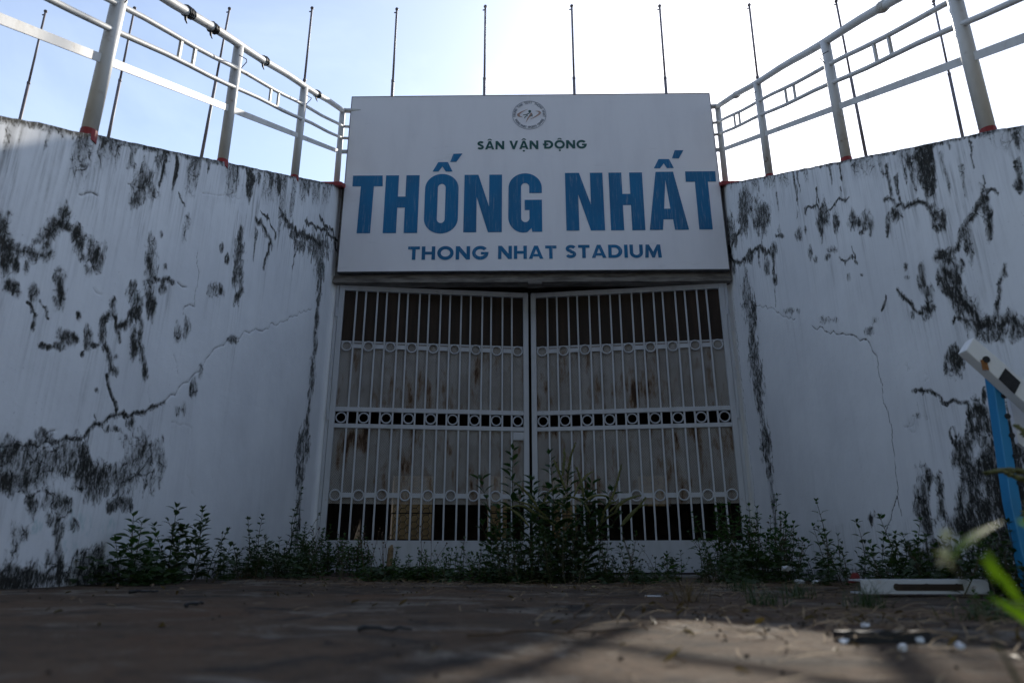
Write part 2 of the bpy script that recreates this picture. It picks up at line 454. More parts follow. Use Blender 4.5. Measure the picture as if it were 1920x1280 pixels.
# ------------------------------------------------------------------ numpy noise for relief and stain outlines
rng = np.random.default_rng(5)
_tab = rng.random((256, 256))
def vnoise(x, y):
    xi = np.floor(x).astype(int); yi = np.floor(y).astype(int)
    fx = x - xi; fy = y - yi
    fx = fx * fx * (3 - 2 * fx); fy = fy * fy * (3 - 2 * fy)
    g = lambda a, b: _tab[a % 256, b % 256]
    return (g(xi, yi) * (1 - fx) + g(xi + 1, yi) * fx) * (1 - fy) + (g(xi, yi + 1) * (1 - fx) + g(xi + 1, yi + 1) * fx) * fy
def fbm(x, y, oct=4):
    s = 0; a = 0.5; t = 0
    for i in range(oct):
        s = s + a * vnoise(x * 2 ** i + 17.3 * i, y * 2 ** i + 5.1 * i); t += a; a *= 0.55
    return s / t
def sstep(a, b, x):
    t = np.clip((x - a) / (b - a), 0, 1); return t * t * (3 - 2 * t)

# ------------------------------------------------------------------ ground
def ground_h(x, y):
    x = np.asarray(x, float); y = np.asarray(y, float)
    return (0.022 * sstep(0.4, -1.9, x) - 0.02 * sstep(4.4, 6.6, y) * sstep(-1.6, 0.0, x) + 0.009 * (fbm(x * 1.3 + 40, y * 1.3 + 9, 5) - 0.5) * sstep(14, 6, np.hypot(x, y))
            + 0.007 * (fbm(x * 7, y * 7, 3) - 0.5) * sstep(9, 7, np.hypot(x, y - 3)))
def gz(x, y): return float(ground_h(x, y))
def grid_sheet(name, xs, ys, mat):
    X, Y = np.meshgrid(xs, ys)
    Z = ground_h(X, Y)
    nx, ny = len(xs), len(ys)
    v = np.stack([X.ravel(), Y.ravel(), Z.ravel()], 1)
    i = np.arange(nx * ny).reshape(ny, nx)
    f = np.stack([i[:-1, :-1].ravel(), i[:-1, 1:].ravel(), i[1:, 1:].ravel(), i[1:, :-1].ravel()], 1)
    me = bpy.data.meshes.new(name)
    me.from_pydata(v.tolist(), [], f.tolist())
    me.polygons.foreach_set('use_smooth', [True] * len(me.polygons))
    return link_mesh(name, me, mat)
far = [8, 11, 16, 25, 45, 90, 200, 500]
xs = np.array([-a for a in far[::-1]] + [-5, -3.5] + list(np.arange(-2.6, 2.9, 0.03)) + [3.5, 5] + far)
ys = np.array([-a for a in far[::-1]] + [-4, -2.5, -1.2] + list(np.arange(0.2, 7.5, 0.03)) + far)
g = grid_sheet('ground', xs, ys, M['ground'])
tag(g, kind='structure')

# ------------------------------------------------------------------ the two flaring walls
# (each is the flank of a stair: a long upright wall along the approach whose top climbs towards the gate)
PL = [(-2.000, 7.14), (-2.088, 7.03), (-2.1, 6.98), (-2.1, -1.15)]
PR = [(2.255, 7.14), (2.338, 7.11), (2.35, 7.06), (2.35, -1.15)]
def top_l(y): return 0.626 + 0.5249 * np.minimum(y, 6.985)
def top_r(y): return 0.631 + 0.5213 * np.minimum(y, 7.065)
class Plan:
    def __init__(s, pts):
        s.p = [np.array(q, float) for q in pts]
        s.s = [0.0]
        for a, b in zip(s.p, s.p[1:]): s.s.append(s.s[-1] + float(np.hypot(*(b - a))))
    def point(s, t):
        t = np.asarray(t, float)
        return np.interp(t, s.s, [q[0] for q in s.p]), np.interp(t, s.s, [q[1] for q in s.p])
    def hit(s, x, y):
        r = ray(x, y); best = None
        for i, (a, b) in enumerate(zip(s.p, s.p[1:])):
            d = b - a
            den = r.x * d[1] - r.y * d[0]
            if abs(den) < 1e-9: continue
            k = (a[0] * d[1] - a[1] * d[0]) / den
            u = (r.y * a[0] - r.x * a[1]) / den
            lo = -0.02; hi = 1.02
            if k > 0 and lo <= u <= hi and (best is None or k < best[0]):
                best = (k, s.s[i] + u * (s.s[i + 1] - s.s[i]), CAM_H + k * r.z)
        return None if best is None else (best[1], best[2])
PLAN_L, PLAN_R = Plan(PL), Plan(PR)
PLAN_L.top, PLAN_R.top = top_l, top_r

class Stain:
    def __init__(s, plan, S, Z):
        s.plan, s.S, s.Z = plan, S, Z
        s.T = plan.top(plan.point(S)[1])
        s.a = {k: np.zeros_like(S) for k in ('mould', 'grime', 'crack', 'teal')}
        s.w1 = fbm(S * 13 + 3, Z * 9 + 1, 5) - 0.5
        s.w2 = fbm(S * 9 + 31, Z * 6 + 77, 4) - 0.5
        s.w3 = fbm(S * 34 + 11, Z * 16 + 7, 3)
    def frame(s, cx, cy):
        c = s.plan.hit(cx, cy); cx1 = s.plan.hit(cx + 3, cy); cy1 = s.plan.hit(cx, cy + 3)
        if c is None or cx1 is None or cy1 is None: return None
        J = np.array([[(cx1[0] - c[0]) / 3, (cy1[0] - c[0]) / 3], [(cx1[1] - c[1]) / 3, (cy1[1] - c[1]) / 3]])
        if abs(np.linalg.det(J)) < 1e-12: return None
        return c, np.linalg.inv(J)
    def blob(s, cx, cy, rx, ry, d=0.9, ang=0, ch='mould', warp=0.9):
        fr = s.frame(cx, cy)
        if fr is None: return
        c, Ji = fr
        ds = s.S - c[0]; dz = s.Z - c[1]
        px = Ji[0, 0] * ds + Ji[0, 1] * dz; py = Ji[1, 0] * ds + Ji[1, 1] * dz
        ca, sa = math.cos(R(ang)), math.sin(R(ang))
        qx = (px * ca + py * sa) / rx; qy = (-px * sa + py * ca) / ry
        r = np.sqrt(qx * qx + qy * qy) + warp * (s.w1 * 1.9 + (s.w3 - 0.5) * 1.0)
        val = d * (1 - sstep(0.30, 1.55, r))
        if d < 0: s.a[ch] = np.clip(s.a[ch] + val, 0, None)
        else: s.a[ch] = np.maximum(s.a[ch], val)
    def streak(s, x, y0, y1, wd, d=0.8, ch='mould'):
        a = s.plan.hit(x, y0); b = s.plan.hit(x, y1)
        if a is None or b is None: return
        e = s.plan.hit(x + wd, (y0 + y1) / 2)
        if e is None: return
        m = s.plan.hit(x, (y0 + y1) / 2)
        hw = max(abs(e[0] - m[0]) / 2, 0.007)
        z0, z1 = a[1], b[1]
        t = np.clip((z0 - s.Z) / max(z0 - z1, 1e-3), -0.2, 1.4)
        sc = a[0] + s.w1 * 0.05
        taper = np.clip(1.1 - 0.6 * t, 0.2, 1.2)
        rr = np.abs(s.S - sc) / (hw * taper) + (s.w3 - 0.5) * 0.9
        val = d * (1 - sstep(0.5, 1.35, rr)) * sstep(-0.06, 0.03, t) * (1 - sstep(0.7, 1.15, t + s.w2 * 0.5))
        s.a[ch] = np.maximum(s.a[ch], val)
    def line(s, pts, wd, d=1.0, ch='crack', rough=0.35, halo=0.0, w2=None):
        q = [s.plan.hit(*p) for p in pts]
        q = [p for p in q if p is not None]
        if len(q) < 2: return
        fr = s.frame(*pts[len(pts) // 2])
        if fr is None: return
        sc = 1 / math.sqrt(abs(np.linalg.det(fr[1])))
        rr = random.Random(int(pts[0][0] * 13 + pts[0][1]))
        fine = [q[0]]
        for a, b in zip(q, q[1:]):
            ln = math.hypot(b[0] - a[0], b[1] - a[1]); k = max(2, int(ln / 0.045))
            nx, nz = -(b[1] - a[1]) / max(ln, 1e-6), (b[0] - a[0]) / max(ln, 1e-6)
            for i in range(1, k + 1):
                t = i / k; j = rr.uniform(-1, 1) * 0.045 * rough * (0 if i == k else 1)
                fine.append((a[0] + (b[0] - a[0]) * t + nx * j, a[1] + (b[1] - a[1]) * t + nz * j))
        n = len(fine) - 1
        for i, (a, b) in enumerate(zip(fine, fine[1:])):
            wv = wd if w2 is None else wd + (w2 - wd) * i / n
            wv *= rr.uniform(0.45, 1.25) * .85
            hw = max(wv * sc / 2, 0.0052)
            pad = hw * 4 + 0.03 + halo
            k = (s.S > min(a[0], b[0]) - pad) & (s.S < max(a[0], b[0]) + pad) & (s.Z > min(a[1], b[1]) - pad) & (s.Z < max(a[1], b[1]) + pad)
            if not k.any(): continue
            S, Z = s.S[k], s.Z[k]
            dx, dz = b[0] - a[0], b[1] - a[1]
            t = np.clip(((S - a[0]) * dx + (Z - a[1]) * dz) / max(dx * dx + dz * dz, 1e-9), 0, 1)
            dist = np.hypot(S - a[0] - t * dx, Z - a[1] - t * dz)
            dd = d if ch != 'mould' else d * rr.uniform(.60, 1.1)
            v = dd * (1 - sstep(hw * 0.6, hw * 1.9, dist * (1 + 0.5 * (s.w3[k] - 0.5))))
            s.a[ch][k] = np.maximum(s.a[ch][k], v)
            if ch == 'mould' and rr.random() < .55:      # mould spreading out of the crack
                t0 = rr.random(); bx_ = a[0] + dx * t0 + rr.gauss(0, hw); bz_ = a[1] + dz * t0 - abs(rr.gauss(0, hw * 2))
                rb = max(hw * rr.uniform(1.2, 3.2), .012)
                q_ = (np.abs(s.S - bx_) < rb * 2) & (np.abs(s.Z - bz_) < rb * 3)
                if q_.any():
                    rad = np.hypot((s.S[q_] - bx_) / rb, (s.Z[q_] - bz_) / (rb * 1.7)) + (s.w3[q_] - .5) * 1.6
                    s.a['mould'][q_] = np.maximum(s.a['mould'][q_], rr.uniform(.5, .85) * (1 - sstep(.2, 1.3, rad)))
            if halo > 0:
                hv = 0.72 * (1 - sstep(0, halo * 1.5, dist + (s.w3[k] - 0.5) * halo * 1.2))
                s.a['mould'][k] = np.maximum(s.a['mould'][k], hv)

def stains_left(s):
    B, K, T = s.blob, s.line, s.streak
    top = s.T
    # general weathering under the coping
    s.a['grime'] = np.maximum(s.a['grime'], 0.62 * sstep(1.0, 0.0, (top - s.Z)) * (0.35 + 1.1 * np.clip(fbm(s.S * 2.2 + 8, s.Z * 0.5, 3) - 0.25, 0, 1)))
    s.a['mould'] = np.maximum(s.a['mould'], 0.85 * sstep(0.05, 0.0, top - s.Z + 0.03 * (s.w3 - 0.5)))
    s.a['mould'] = np.maximum(s.a['mould'], 0.62 * sstep(0.42, 0.0, top - s.Z) * sstep(0.40, 0.66, fbm(s.S * 6 + 5, s.Z * 0.8, 4)))
    for x, y0, y1, wd, d in [(310, 288, 368, 7, 1), (333, 292, 368, 8, 1), (300, 286, 330, 10, .6), (447, 312, 346, 5, .9), (471, 320, 386, 18, .95), (487, 325, 352, 7, .7), (509, 328, 362, 10, .85), (525, 330, 368, 16, .95), (580, 340, 372, 7, .7), (598, 343, 366, 6, .6), (199, 260, 298, 8, .85), (208, 262, 290, 6, .7), (141, 246, 270, 10, .75), (165, 252, 270, 6, .8), (20, 222, 300, 9, .45), (45, 226, 280, 8, .45), (95, 235, 300, 10, .45), (120, 240, 276, 6, .5), (225, 265, 320, 8, .45), (250, 272, 330, 14, .5), (392, 303, 330, 5, .7), (365, 298, 320, 5, .6), (482, 430, 505, 6, .6), (452, 425, 575, 9, .75), (553, 335, 420, 12, .35), (530, 370, 450, 10, .4), (430, 310, 380, 10, .3)]: T(x, y0, y1, wd, d)
    for x, y0, y1, wd, d in [(40, 222, 520, 60, .7), (110, 238, 420, 40, .6), (200, 262, 430, 50, .55), (285, 285, 470, 50, .65), (360, 298, 420, 30, .45), (480, 322, 470, 40, .65), (540, 335, 520, 34, .7), (605, 345, 500, 26, .6), (450, 400, 560, 20, .6)]: T(x, y0, y1, wd, d, 'grime')
    for b in [(270, 345, 22, 30, .8), (258, 372, 14, 16, .75), (285, 360, 14, 16, .6), (8, 470, 16, 55, 1), (22, 538, 22, 13, .95, 50), (3, 425, 16, 34, .85), (30, 500, 12, 20, .7), (130, 426, 9, 8, 1), (47, 500, 9, 17, .75), (75, 452, 15, 11, .65), (150, 455, 11, 34, 1, -8), (176, 478, 17, 30, .9, -10), (166, 505, 8, 12, .8), (112, 544, 12, 33, 1), (104, 520, 7, 14, .7), (62, 548, 10, 15, .65), (147, 593, 5, 13, .8), (80, 648, 9, 6, .9), (91, 651, 7, 5, .9), (112, 650, 13, 9, .85), (130, 632, 16, 15, .8), (142, 636, 6, 8, .9), (165, 630, 7, 20, .75), (181, 648, 11, 4, .9), (154, 664, 4, 6, 1), (247, 552, 10, 20, .65), (254, 588, 12, 12, 1), (263, 572, 9, 12, .75), (281, 575, 9, 28, .95), (283, 498, 11, 48, .6), (280, 495, 5, 16, 1), (250, 640, 7, 27, .85), (253, 655, 5, 14, 1), (192, 625, 6, 30, .8), (303, 540, 7, 9, .65), (405, 540, 11, 18, .65), (412, 545, 4, 9, .9), (415, 465, 4, 11, .85), (426, 485, 5, 13, .85), (447, 500, 11, 50, .6), (452, 480, 7, 22, .8), (447, 553, 6, 17, .95, 25), (595, 462, 24, 22, .7), (565, 460, 12, 14, .7), (600, 505, 8, 28, .7), (205, 668, 4, 4, .8), (218, 668, 5, 8, .7), (181, 731, 4, 5, .8), (245, 792, 8, 14, .85), (203, 803, 9, 9, .65), (217, 803, 6, 6, .7), (362, 733, 8, 24, .6), (378, 697, 5, 20, .5), (345, 770, 5, 18, .5), (333, 770, 5, 10, .45), (335, 620, 8, 20, .5), (350, 615, 7, 22, .6), (435, 637, 9, 8, .75), (310, 500, 5, 8, .6), (302, 440, 4, 8, .6), (352, 415, 6, 14, .45), (345, 440, 5, 20, .4)]: B(*b)
    # big patch low on the wall
    for b in [(18, 850, 42, 36, .72), (60, 868, 55, 44, .66), (0, 905, 34, 24, .95), (40, 900, 30, 20, .8), (130, 870, 34, 48, .72), (158, 868, 15, 30, 1), (150, 890, 18, 20, .85), (200, 900, 60, 38, .66), (185, 893, 30, 16, .9), (250, 880, 44, 48, .55), (268, 838, 14, 26, .85), (285, 845, 16, 34, .5), (300, 865, 10, 40, .5), (225, 942, 26, 14, .75), (210, 950, 14, 12, .8), (110, 935, 24, 30, .72), (60, 945, 12, 22, .65), (55, 942, 7, 12, .9), (108, 1010, 9, 60, .8), (112, 1060, 7, 40, .9), (35, 1000, 16, 20, .5), (30, 1015, 8, 30, .5), (185, 1045, 10, 22, .7), (140, 985, 10, 16, .6), (95, 975, 8, 18, .7), (60, 1086, 110, 20, .95), (180, 1080, 60, 24, .9), (95, 1055, 14, 26, .8), (160, 1055, 22, 26, .75), (10, 1095, 40, 18, 1), (330, 1080, 70, 10, .75), (480, 1075, 80, 8, .6), (85, 820, 18, 16, .7), (60, 835, 14, 12, .85)]: B(*b)
    B(205, 850, 28, 18, -.35); B(150, 965, 18, 14, -.25); B(130, 925, 14, 8, -.3)
    for b in [(65, 985, 16, 14, .8), (150, 985, 18, 22, .7), (205, 985, 18, 16, .6), (130, 1020, 16, 12, .6), (5, 850, 8, 22, .5), (255, 560, 6, 10, .3), (604, 500, 5, 20, .9)]: B(*b, ch='teal')
    K([(120, 396), (118.6, 420.6), (99.7, 424), (91, 438), (84, 462)], 6, 1, 'mould', .3, .05)
    K([(27, 470), (45, 472), (65, 482), (86, 482), (96, 474)], 3.5, .95, 'mould', .5, .035)
    K([(51.6, 567), (62, 582), (65, 599), (60, 614)], 4, 1, 'mould', .3)
    K([(74, 563), (87.7, 579), (88.7, 597)], 3.5, 1, 'mould', .3)
    K([(211.4, 566), (213, 587), (196, 596), (192.5, 613), (196, 647.5), (206, 675), (217, 697)], 4.5, 1, 'mould', .5, .03, 2)
    K([(211, 589), (218, 613), (225, 640)], 4.5, 1, 'mould', .4, .02)
    K([(223, 613), (237, 606), (247.5, 592.5), (256, 585.6), (264.7, 606), (263, 627), (266.4, 654), (274, 704)], 5.5, 1, 'mould', .5, .035, 2.5)
    K([(254, 528), (254, 565), (264, 577)], 3, .9, 'mould', .5, .02)
    K([(285, 518), (302.5, 527), (316, 522), (325, 529)], 3, 1, 'mould', .4, .02)
    K([(333, 529), (351, 538)], 2, .8)
    K([(371, 470), (373, 524), (366, 548), (366, 575), (347, 575), (344, 589)], 1.6, .8)
    K([(480, 410), (494, 424), (508, 455), (501, 478), (495, 502)], 4.5, 1, 'mould', .5, .03, 2)
    K([(488, 395), (505, 410), (518, 445)], 2.5, .9, 'mould', .6)
    K([(528, 398), (545, 425), (560, 440), (585, 446), (601, 458), (606, 500), (607, 525)], 6, 1, 'mould', .6, .04, 5)
    K([(572, 415), (590, 425), (610, 430), (634, 452)], 3.5, 1, 'mould', .6, .02)
    K([(600, 405), (612, 425), (625, 432), (634, 472)], 3, 1, 'mould', .6, .02)
    K([(590, 440), (588, 465), (583, 492)], 4, 1, 'mould', .5, .02, 2)
    K([(612, 428), (610, 460), (616, 486)], 3, 1, 'mould', .6, .02)
    K([(555, 425), (556, 470), (548, 500)], 2.5, .9, 'mould', .5, 0, 1)
    K([(100, 832), (137.5, 824.7), (165, 809), (192.5, 797), (220, 779), (241, 783), (261, 773), (282, 764), (309, 754)], 1.7, .85, 'crack', .6, .018, 1.0)
    K([(309, 754), (330, 740), (354, 716), (375, 696), (388, 672), (402, 654), (426, 637), (454, 627), (488, 620), (526, 603), (584, 579)], 1.5, .8, 'crack', .55, 0, .7)
    K([(201, 704), (210, 744), (220, 778)], 2.8, 1, 'crack', .5, .015)
    K([(0, 838), (60, 832), (100, 832)], 2.5, .9)
    K([(178, 778), (180, 800)], 2, .9); K([(165, 850), (172, 800)], 2.2, .9); K([(86, 815), (104, 806)], 2, .8)
    K([(410, 745), (480, 762), (560, 800)], 1.2, .42); K([(320, 840), (322, 790), (345, 795), (360, 802), (355, 850), (350, 890), (365, 930)], 1.4, .55)
    K([(240, 345), (258, 352), (275, 355)], 1.6, .7); K([(148, 365), (160, 362), (183, 367)], 2, .8)
    K([(280, 722), (282, 755)], 1.5, .6); K([(326, 664), (334, 700)], 1.6, .7); K([(175, 540), (190, 552)], 1.4, .6)
    K([(335, 362), (342, 380), (347, 386)], 3, .9, 'mould', .5); K([(380, 362), (420, 366), (450, 372)], 1.3, .6)
    # run of dirt down the corner
    K([(603, 500), (594, 600), (585, 700), (574, 830)], 9, .36, 'mould', .05, 0, 7); K([(603, 500), (594, 600), (585, 700), (574, 830)], 12, .9, 'grime', .05)
    K([(571, 790), (568, 860)], 9, .55, 'mould', .1); K([(568, 850), (558, 1010)], 11, .42, 'mould', .05, 0, 9); K([(562, 850), (552, 1010)], 1.2, .6)
    s.a['mould'] = np.maximum(s.a['mould'], .6 * sstep(0.20, 0.02, s.Z + 0.12 * (s.w3 - .5)))

def stains_right(s):
    B, K, T = s.blob, s.line, s.streak
    top = s.T
    s.a['grime'] = np.maximum(s.a['grime'], 0.40 * sstep(0.8, 0.0, (top - s.Z)) * (0.3 + 1.1 * np.clip(fbm(s.S * 2.2 + 18, s.Z * 0.5, 3) - 0.3, 0, 1)))
    s.a['mould'] = np.maximum(s.a['mould'], 0.8 * sstep(0.035, 0.0, top - s.Z + 0.03 * (s.w3 - 0.5)))
    s.a['mould'] = np.maximum(s.a['mould'], 0.4 * sstep(0.25, 0.0, top - s.Z) * sstep(0.5, 0.7, fbm(s.S * 7 + 55, s.Z * 0.8, 4)))
    for x, y0, y1, wd, d in [(1487, 320, 400, 6, .65), (1494, 318, 375, 4, .55), (1555, 306, 352, 5, .75), (1573, 303, 350, 5, .8), (1576, 350, 395, 4, .5), (1660, 310, 402, 9, .65), (1678, 330, 400, 9, .75), (1690, 285, 360, 7, .55), (1703, 283, 380, 9, .65), (1728, 276, 392, 42, .98), (1738, 276, 360, 22, 1), (1765, 285, 400, 9, .5), (1800, 310, 395, 8, .45), (1815, 258, 300, 6, .8), (1820, 290, 330, 3, .7), (1780, 262, 285, 7, .6), (1901, 248, 300, 10, .8), (1905, 300, 350, 14, .65), (1440, 330, 360, 4, .5), (1420, 335, 370, 6, .4), (1455, 360, 400, 4, .5), (1530, 352, 394, 4, .8), (1650, 305, 350, 6, .5), (1625, 300, 325, 4, .5)]: T(x, y0, y1, wd, d)
    for x, y0, y1, wd, d in [(1735, 275, 500, 70, .75), (1690, 290, 420, 40, .6), (1570, 305, 440, 30, .5), (1490, 320, 460, 24, .5), (1400, 338, 470, 36, .5), (1790, 300, 520, 50, .6), (1810, 420, 600, 30, .5), (1900, 245, 420, 36, .6), (1640, 295, 420, 24, .3), (1775, 430, 560, 30, .5)]: T(x, y0, y1, wd, d, 'grime')
    for b in [(1395, 385, 11, 46, .72), (1398, 415, 7, 20, .85), (1427, 405, 14, 34, .78), (1431, 420, 8, 20, .8), (1541, 408, 12, 26, .85), (1540, 430, 6, 20, .9), (1568, 415, 6, 16, .8), (1571, 420, 4, 8, 1), (1605, 415, 15, 18, .6), (1598, 405, 6, 10, .75), (1626, 418, 13, 24, .6), (1630, 440, 5, 8, .7), (1615, 437, 5, 6, .8), (1678, 403, 10, 14, .85), (1664, 425, 5, 18, .75), (1664, 432, 3, 14, .95), (1757, 405, 9, 14, .85), (1768, 412, 6, 20, .85), (1760, 425, 10, 8, .8), (1850, 372, 9, 9, 1), (1852, 400, 7, 36, .75, -10), (1858, 432, 5, 16, .95), (1842, 385, 6, 20, .5), (1815, 448, 8, 28, .75), (1805, 440, 6, 12, .85), (1770, 478, 14, 9, .95), (1777, 490, 10, 14, .9), (1783, 515, 22, 32, .85), (1766, 520, 10, 14, .8), (1788, 545, 18, 12, 1), (1800, 560, 14, 12, .95), (1840, 611, 20, 9, 1), (1850, 630, 24, 16, .7), (1875, 620, 14, 10, .7), (1888, 600, 8, 10, .8), (1728, 522, 9, 15, .7), (1743, 545, 7, 16, .55), (1737, 580, 12, 9, 1), (1712, 590, 4, 10, .7), (1520, 480, 6, 12, .55), (1529, 487, 5, 9, .75), (1555, 480, 9, 5, .7, -50), (1560, 470, 7, 8, .5), (1616, 515, 5, 5, .7), (1592, 518, 5, 8, .5), (1450, 470, 7, 16, .75), (1438, 500, 6, 16, .65), (1452, 525, 5, 10, .95), (1406, 480, 8, 13, .85), (1372, 430, 8, 30, .7), (1378, 445, 5, 14, .8), (1367, 470, 5, 20, .8), (1460, 430, 3, 8, .6), (1498, 440, 6, 12, .6), (1462, 442, 7, 4, .7), (1510, 432, 3, 10, .6), (1480, 583, 10, 7, .5), (1498, 582, 5, 6, .5), (1630, 620, 8, 8, .5), (1550, 600, 20, 8, .32), (1640, 600, 8, 10, .3), (1698, 500, 4, 7, .6), (1700, 520, 6, 4, .5), (1790, 677, 14, 25, 1), (1791, 680, 11, 18, .95), (1905, 620, 16, 16, .75), (1822, 480, 5, 30, .5), (1912, 345, 10, 12, .8), (1635, 970, 6, 16, .95)]: B(*b)
    # the large black patch behind the barrier
    for b in [(1836, 775, 22, 14, .95), (1852, 795, 40, 26, .9), (1880, 815, 40, 40, .85), (1812, 850, 28, 26, .9), (1806, 870, 16, 30, .9), (1870, 860, 52, 60, .86), (1842, 890, 46, 60, .85), (1730, 930, 16, 44, .72), (1726, 930, 9, 30, .9), (1741, 893, 8, 17, .95), (1765, 915, 12, 30, .85), (1768, 945, 12, 26, .8), (1742, 985, 16, 22, .85), (1738, 960, 10, 20, .9), (1850, 965, 66, 56, .92), (1905, 840, 30, 66, .95), (1790, 945, 10, 30, .7), (1816, 985, 40, 50, .9), (1880, 1010, 70, 50, .95), (1760, 1040, 60, 30, .85), (1790, 868, 8, 14, .7), (1845, 742, 4, 16, .9)]: B(*b)
    for b in [(1866, 870, 52, 90, .95), (1895, 950, 60, 90, 1), (1845, 1000, 70, 50, 1), (1815, 935, 30, 50, .9)]: B(*b)
    for b in [(1775, 905, 9, 34, -.75), (1782, 940, 10, 26, -.7), (1752, 935, 7, 24, -.5), (1811, 930, 7, 20, -.5), (1860, 830, 14, 20, -.28)]: B(*b)
    K([(1783, 800), (1780, 815), (1785, 830), (1792, 838), (1788, 800)], 5, 1, 'mould', .3)
    K([(1844, 330), (1842, 360), (1850, 364), (1868, 358)], 2.4, 1, 'mould', .5); K([(1850, 364.5), (1835, 385), (1817, 415), (1802, 439), (1796.5, 465.5), (1781.6, 473), (1761, 474), (1754, 484)], 3.6, 1, 'mould', .4, .03)
    K([(1785, 545), (1800, 557), (1817, 581), (1832, 605), (1838, 613)], 12, 1, 'mould', .4, .07)
    K([(1787, 603), (1799, 596), (1823, 599)], 4, 1, 'mould', .5, .02)
    K([(1841, 614), (1865, 612), (1882.6, 605), (1900, 602), (1925, 622)], 8, 1, 'mould', .5, .05)
    K([(1886, 496), (1880, 515), (1873.7, 534), (1869, 575), (1862, 610)], 3.5, 1, 'mould', .3, .02)
    K([(1728, 500), (1732, 540), (1740, 570), (1737, 592)], 6, 1, 'mould', .4, .04)
    K([(1682, 542.7), (1701, 563), (1713, 581), (1731, 587)], 3.4, 1, 'mould', .5, .02)
    K([(1661, 555), (1658, 568), (1653, 582)], 5, 1, 'mould', .2)
    K([(1508, 391), (1526, 388), (1553, 394), (1568, 379), (1591.6, 370)], 2.6, 1, 'mould', .6)
    K([(1531, 355), (1529, 391)], 2.6, 1, 'mould', .4)
    K([(1657, 376), (1675, 376), (1695.5, 390), (1710, 384), (1734, 382), (1752, 388)], 3.4, 1, 'mould', .6, .02)
    K([(1366, 477), (1378, 492), (1395.6, 486), (1407.5, 474), (1422, 464), (1434, 468.5), (1449, 483), (1452, 525)], 4.6, 1, 'mould', .6, .03)
    K([(1452, 525), (1453.5, 575)], 2.2, .9); K([(1422, 470), (1425, 500)], 3, .9, 'mould')
    K([(1372, 459.6), (1378, 450.6), (1390, 427), (1396, 405)], 4.5, 1, 'mould', .5, .02)
    K([(1574, 482), (1582.7, 489), (1603.5, 482)], 3, .95, 'mould', .5); K([(1597, 462), (1604, 478), (1608, 494)], 3.4, .95, 'mould', .6)
    K([(1568, 379), (1566, 400)], 2, .9); K([(1493, 410), (1496, 395)], 2, .9)
    K([(1416, 572), (1449, 578), (1467, 593), (1490.6, 598)], 1.7, .8)
    K([(1523, 611), (1568, 626), (1606, 632), (1630, 643.6), (1642, 667), (1648, 706), (1654, 739), (1666, 783), (1672, 828), (1680.7, 896), (1690, 965)], 1.9, .95, 'crack', .4)
    K([(1680.7, 930), (1670, 973), (1660, 997), (1655, 1010)], 1.8, .9)
    K([(1710, 733), (1734, 733), (1761, 741.7), (1775.7, 757), (1799, 755), (1823, 768), (1845, 772)], 2.6, 1, 'mould', .5, .015, 8)
    K([(1738, 380), (1745, 400), (1752, 412)], 3, .9, 'mould'); K([(1597, 505), (1600, 560)], 1.2, .5); K([(1636, 690), (1625, 760), (1615, 880)], 1.1, .4)
    K([(1853, 500), (1870, 480), (1900, 470)], 1.0, .35)
    for p in [[(1700, 680), (1706, 692), (1700, 696), (1697, 684)], [(1735, 700), (1739, 710), (1733, 716)], [(1715, 728), (1722, 775), (1712, 795), (1700, 800), (1710, 778), (1722, 772)], [(1730, 780), (1738, 772), (1740, 782), (1732, 784)], [(1695, 800), (1706, 808), (1716, 808)]]: K(p, 1.4, .6, 'crack', .5)
    B(1708, 795, 12, 13, .4, ch='grime'); B(1721, 780, 4, 6, .4)
    K([(1398, 508), (1403, 560), (1411, 640), (1422, 730), (1437, 840)], 13, .40, 'mould', .05, 0, 11); K([(1405, 530), (1415, 640), (1426, 745), (1441, 840)], 2.5, .6, 'mould', .1)
    K([(1438, 840), (1448, 930), (1455, 990)], 9, .5, 'mould', .05); K([(1375, 560), (1388, 700), (1412, 900), (1420, 1000)], 1.6, .75)
    s.a['mould'] = np.maximum(s.a['mould'], .55 * sstep(0.12, 0.0, s.Z + 0.12 * (s.w3 - .5)))
    # later coat of paint along the foot
    s.a['grime'] = np.maximum(s.a['grime'], .22 * sstep(0.40, 0.37, s.Z + 0.1 * s.w1))

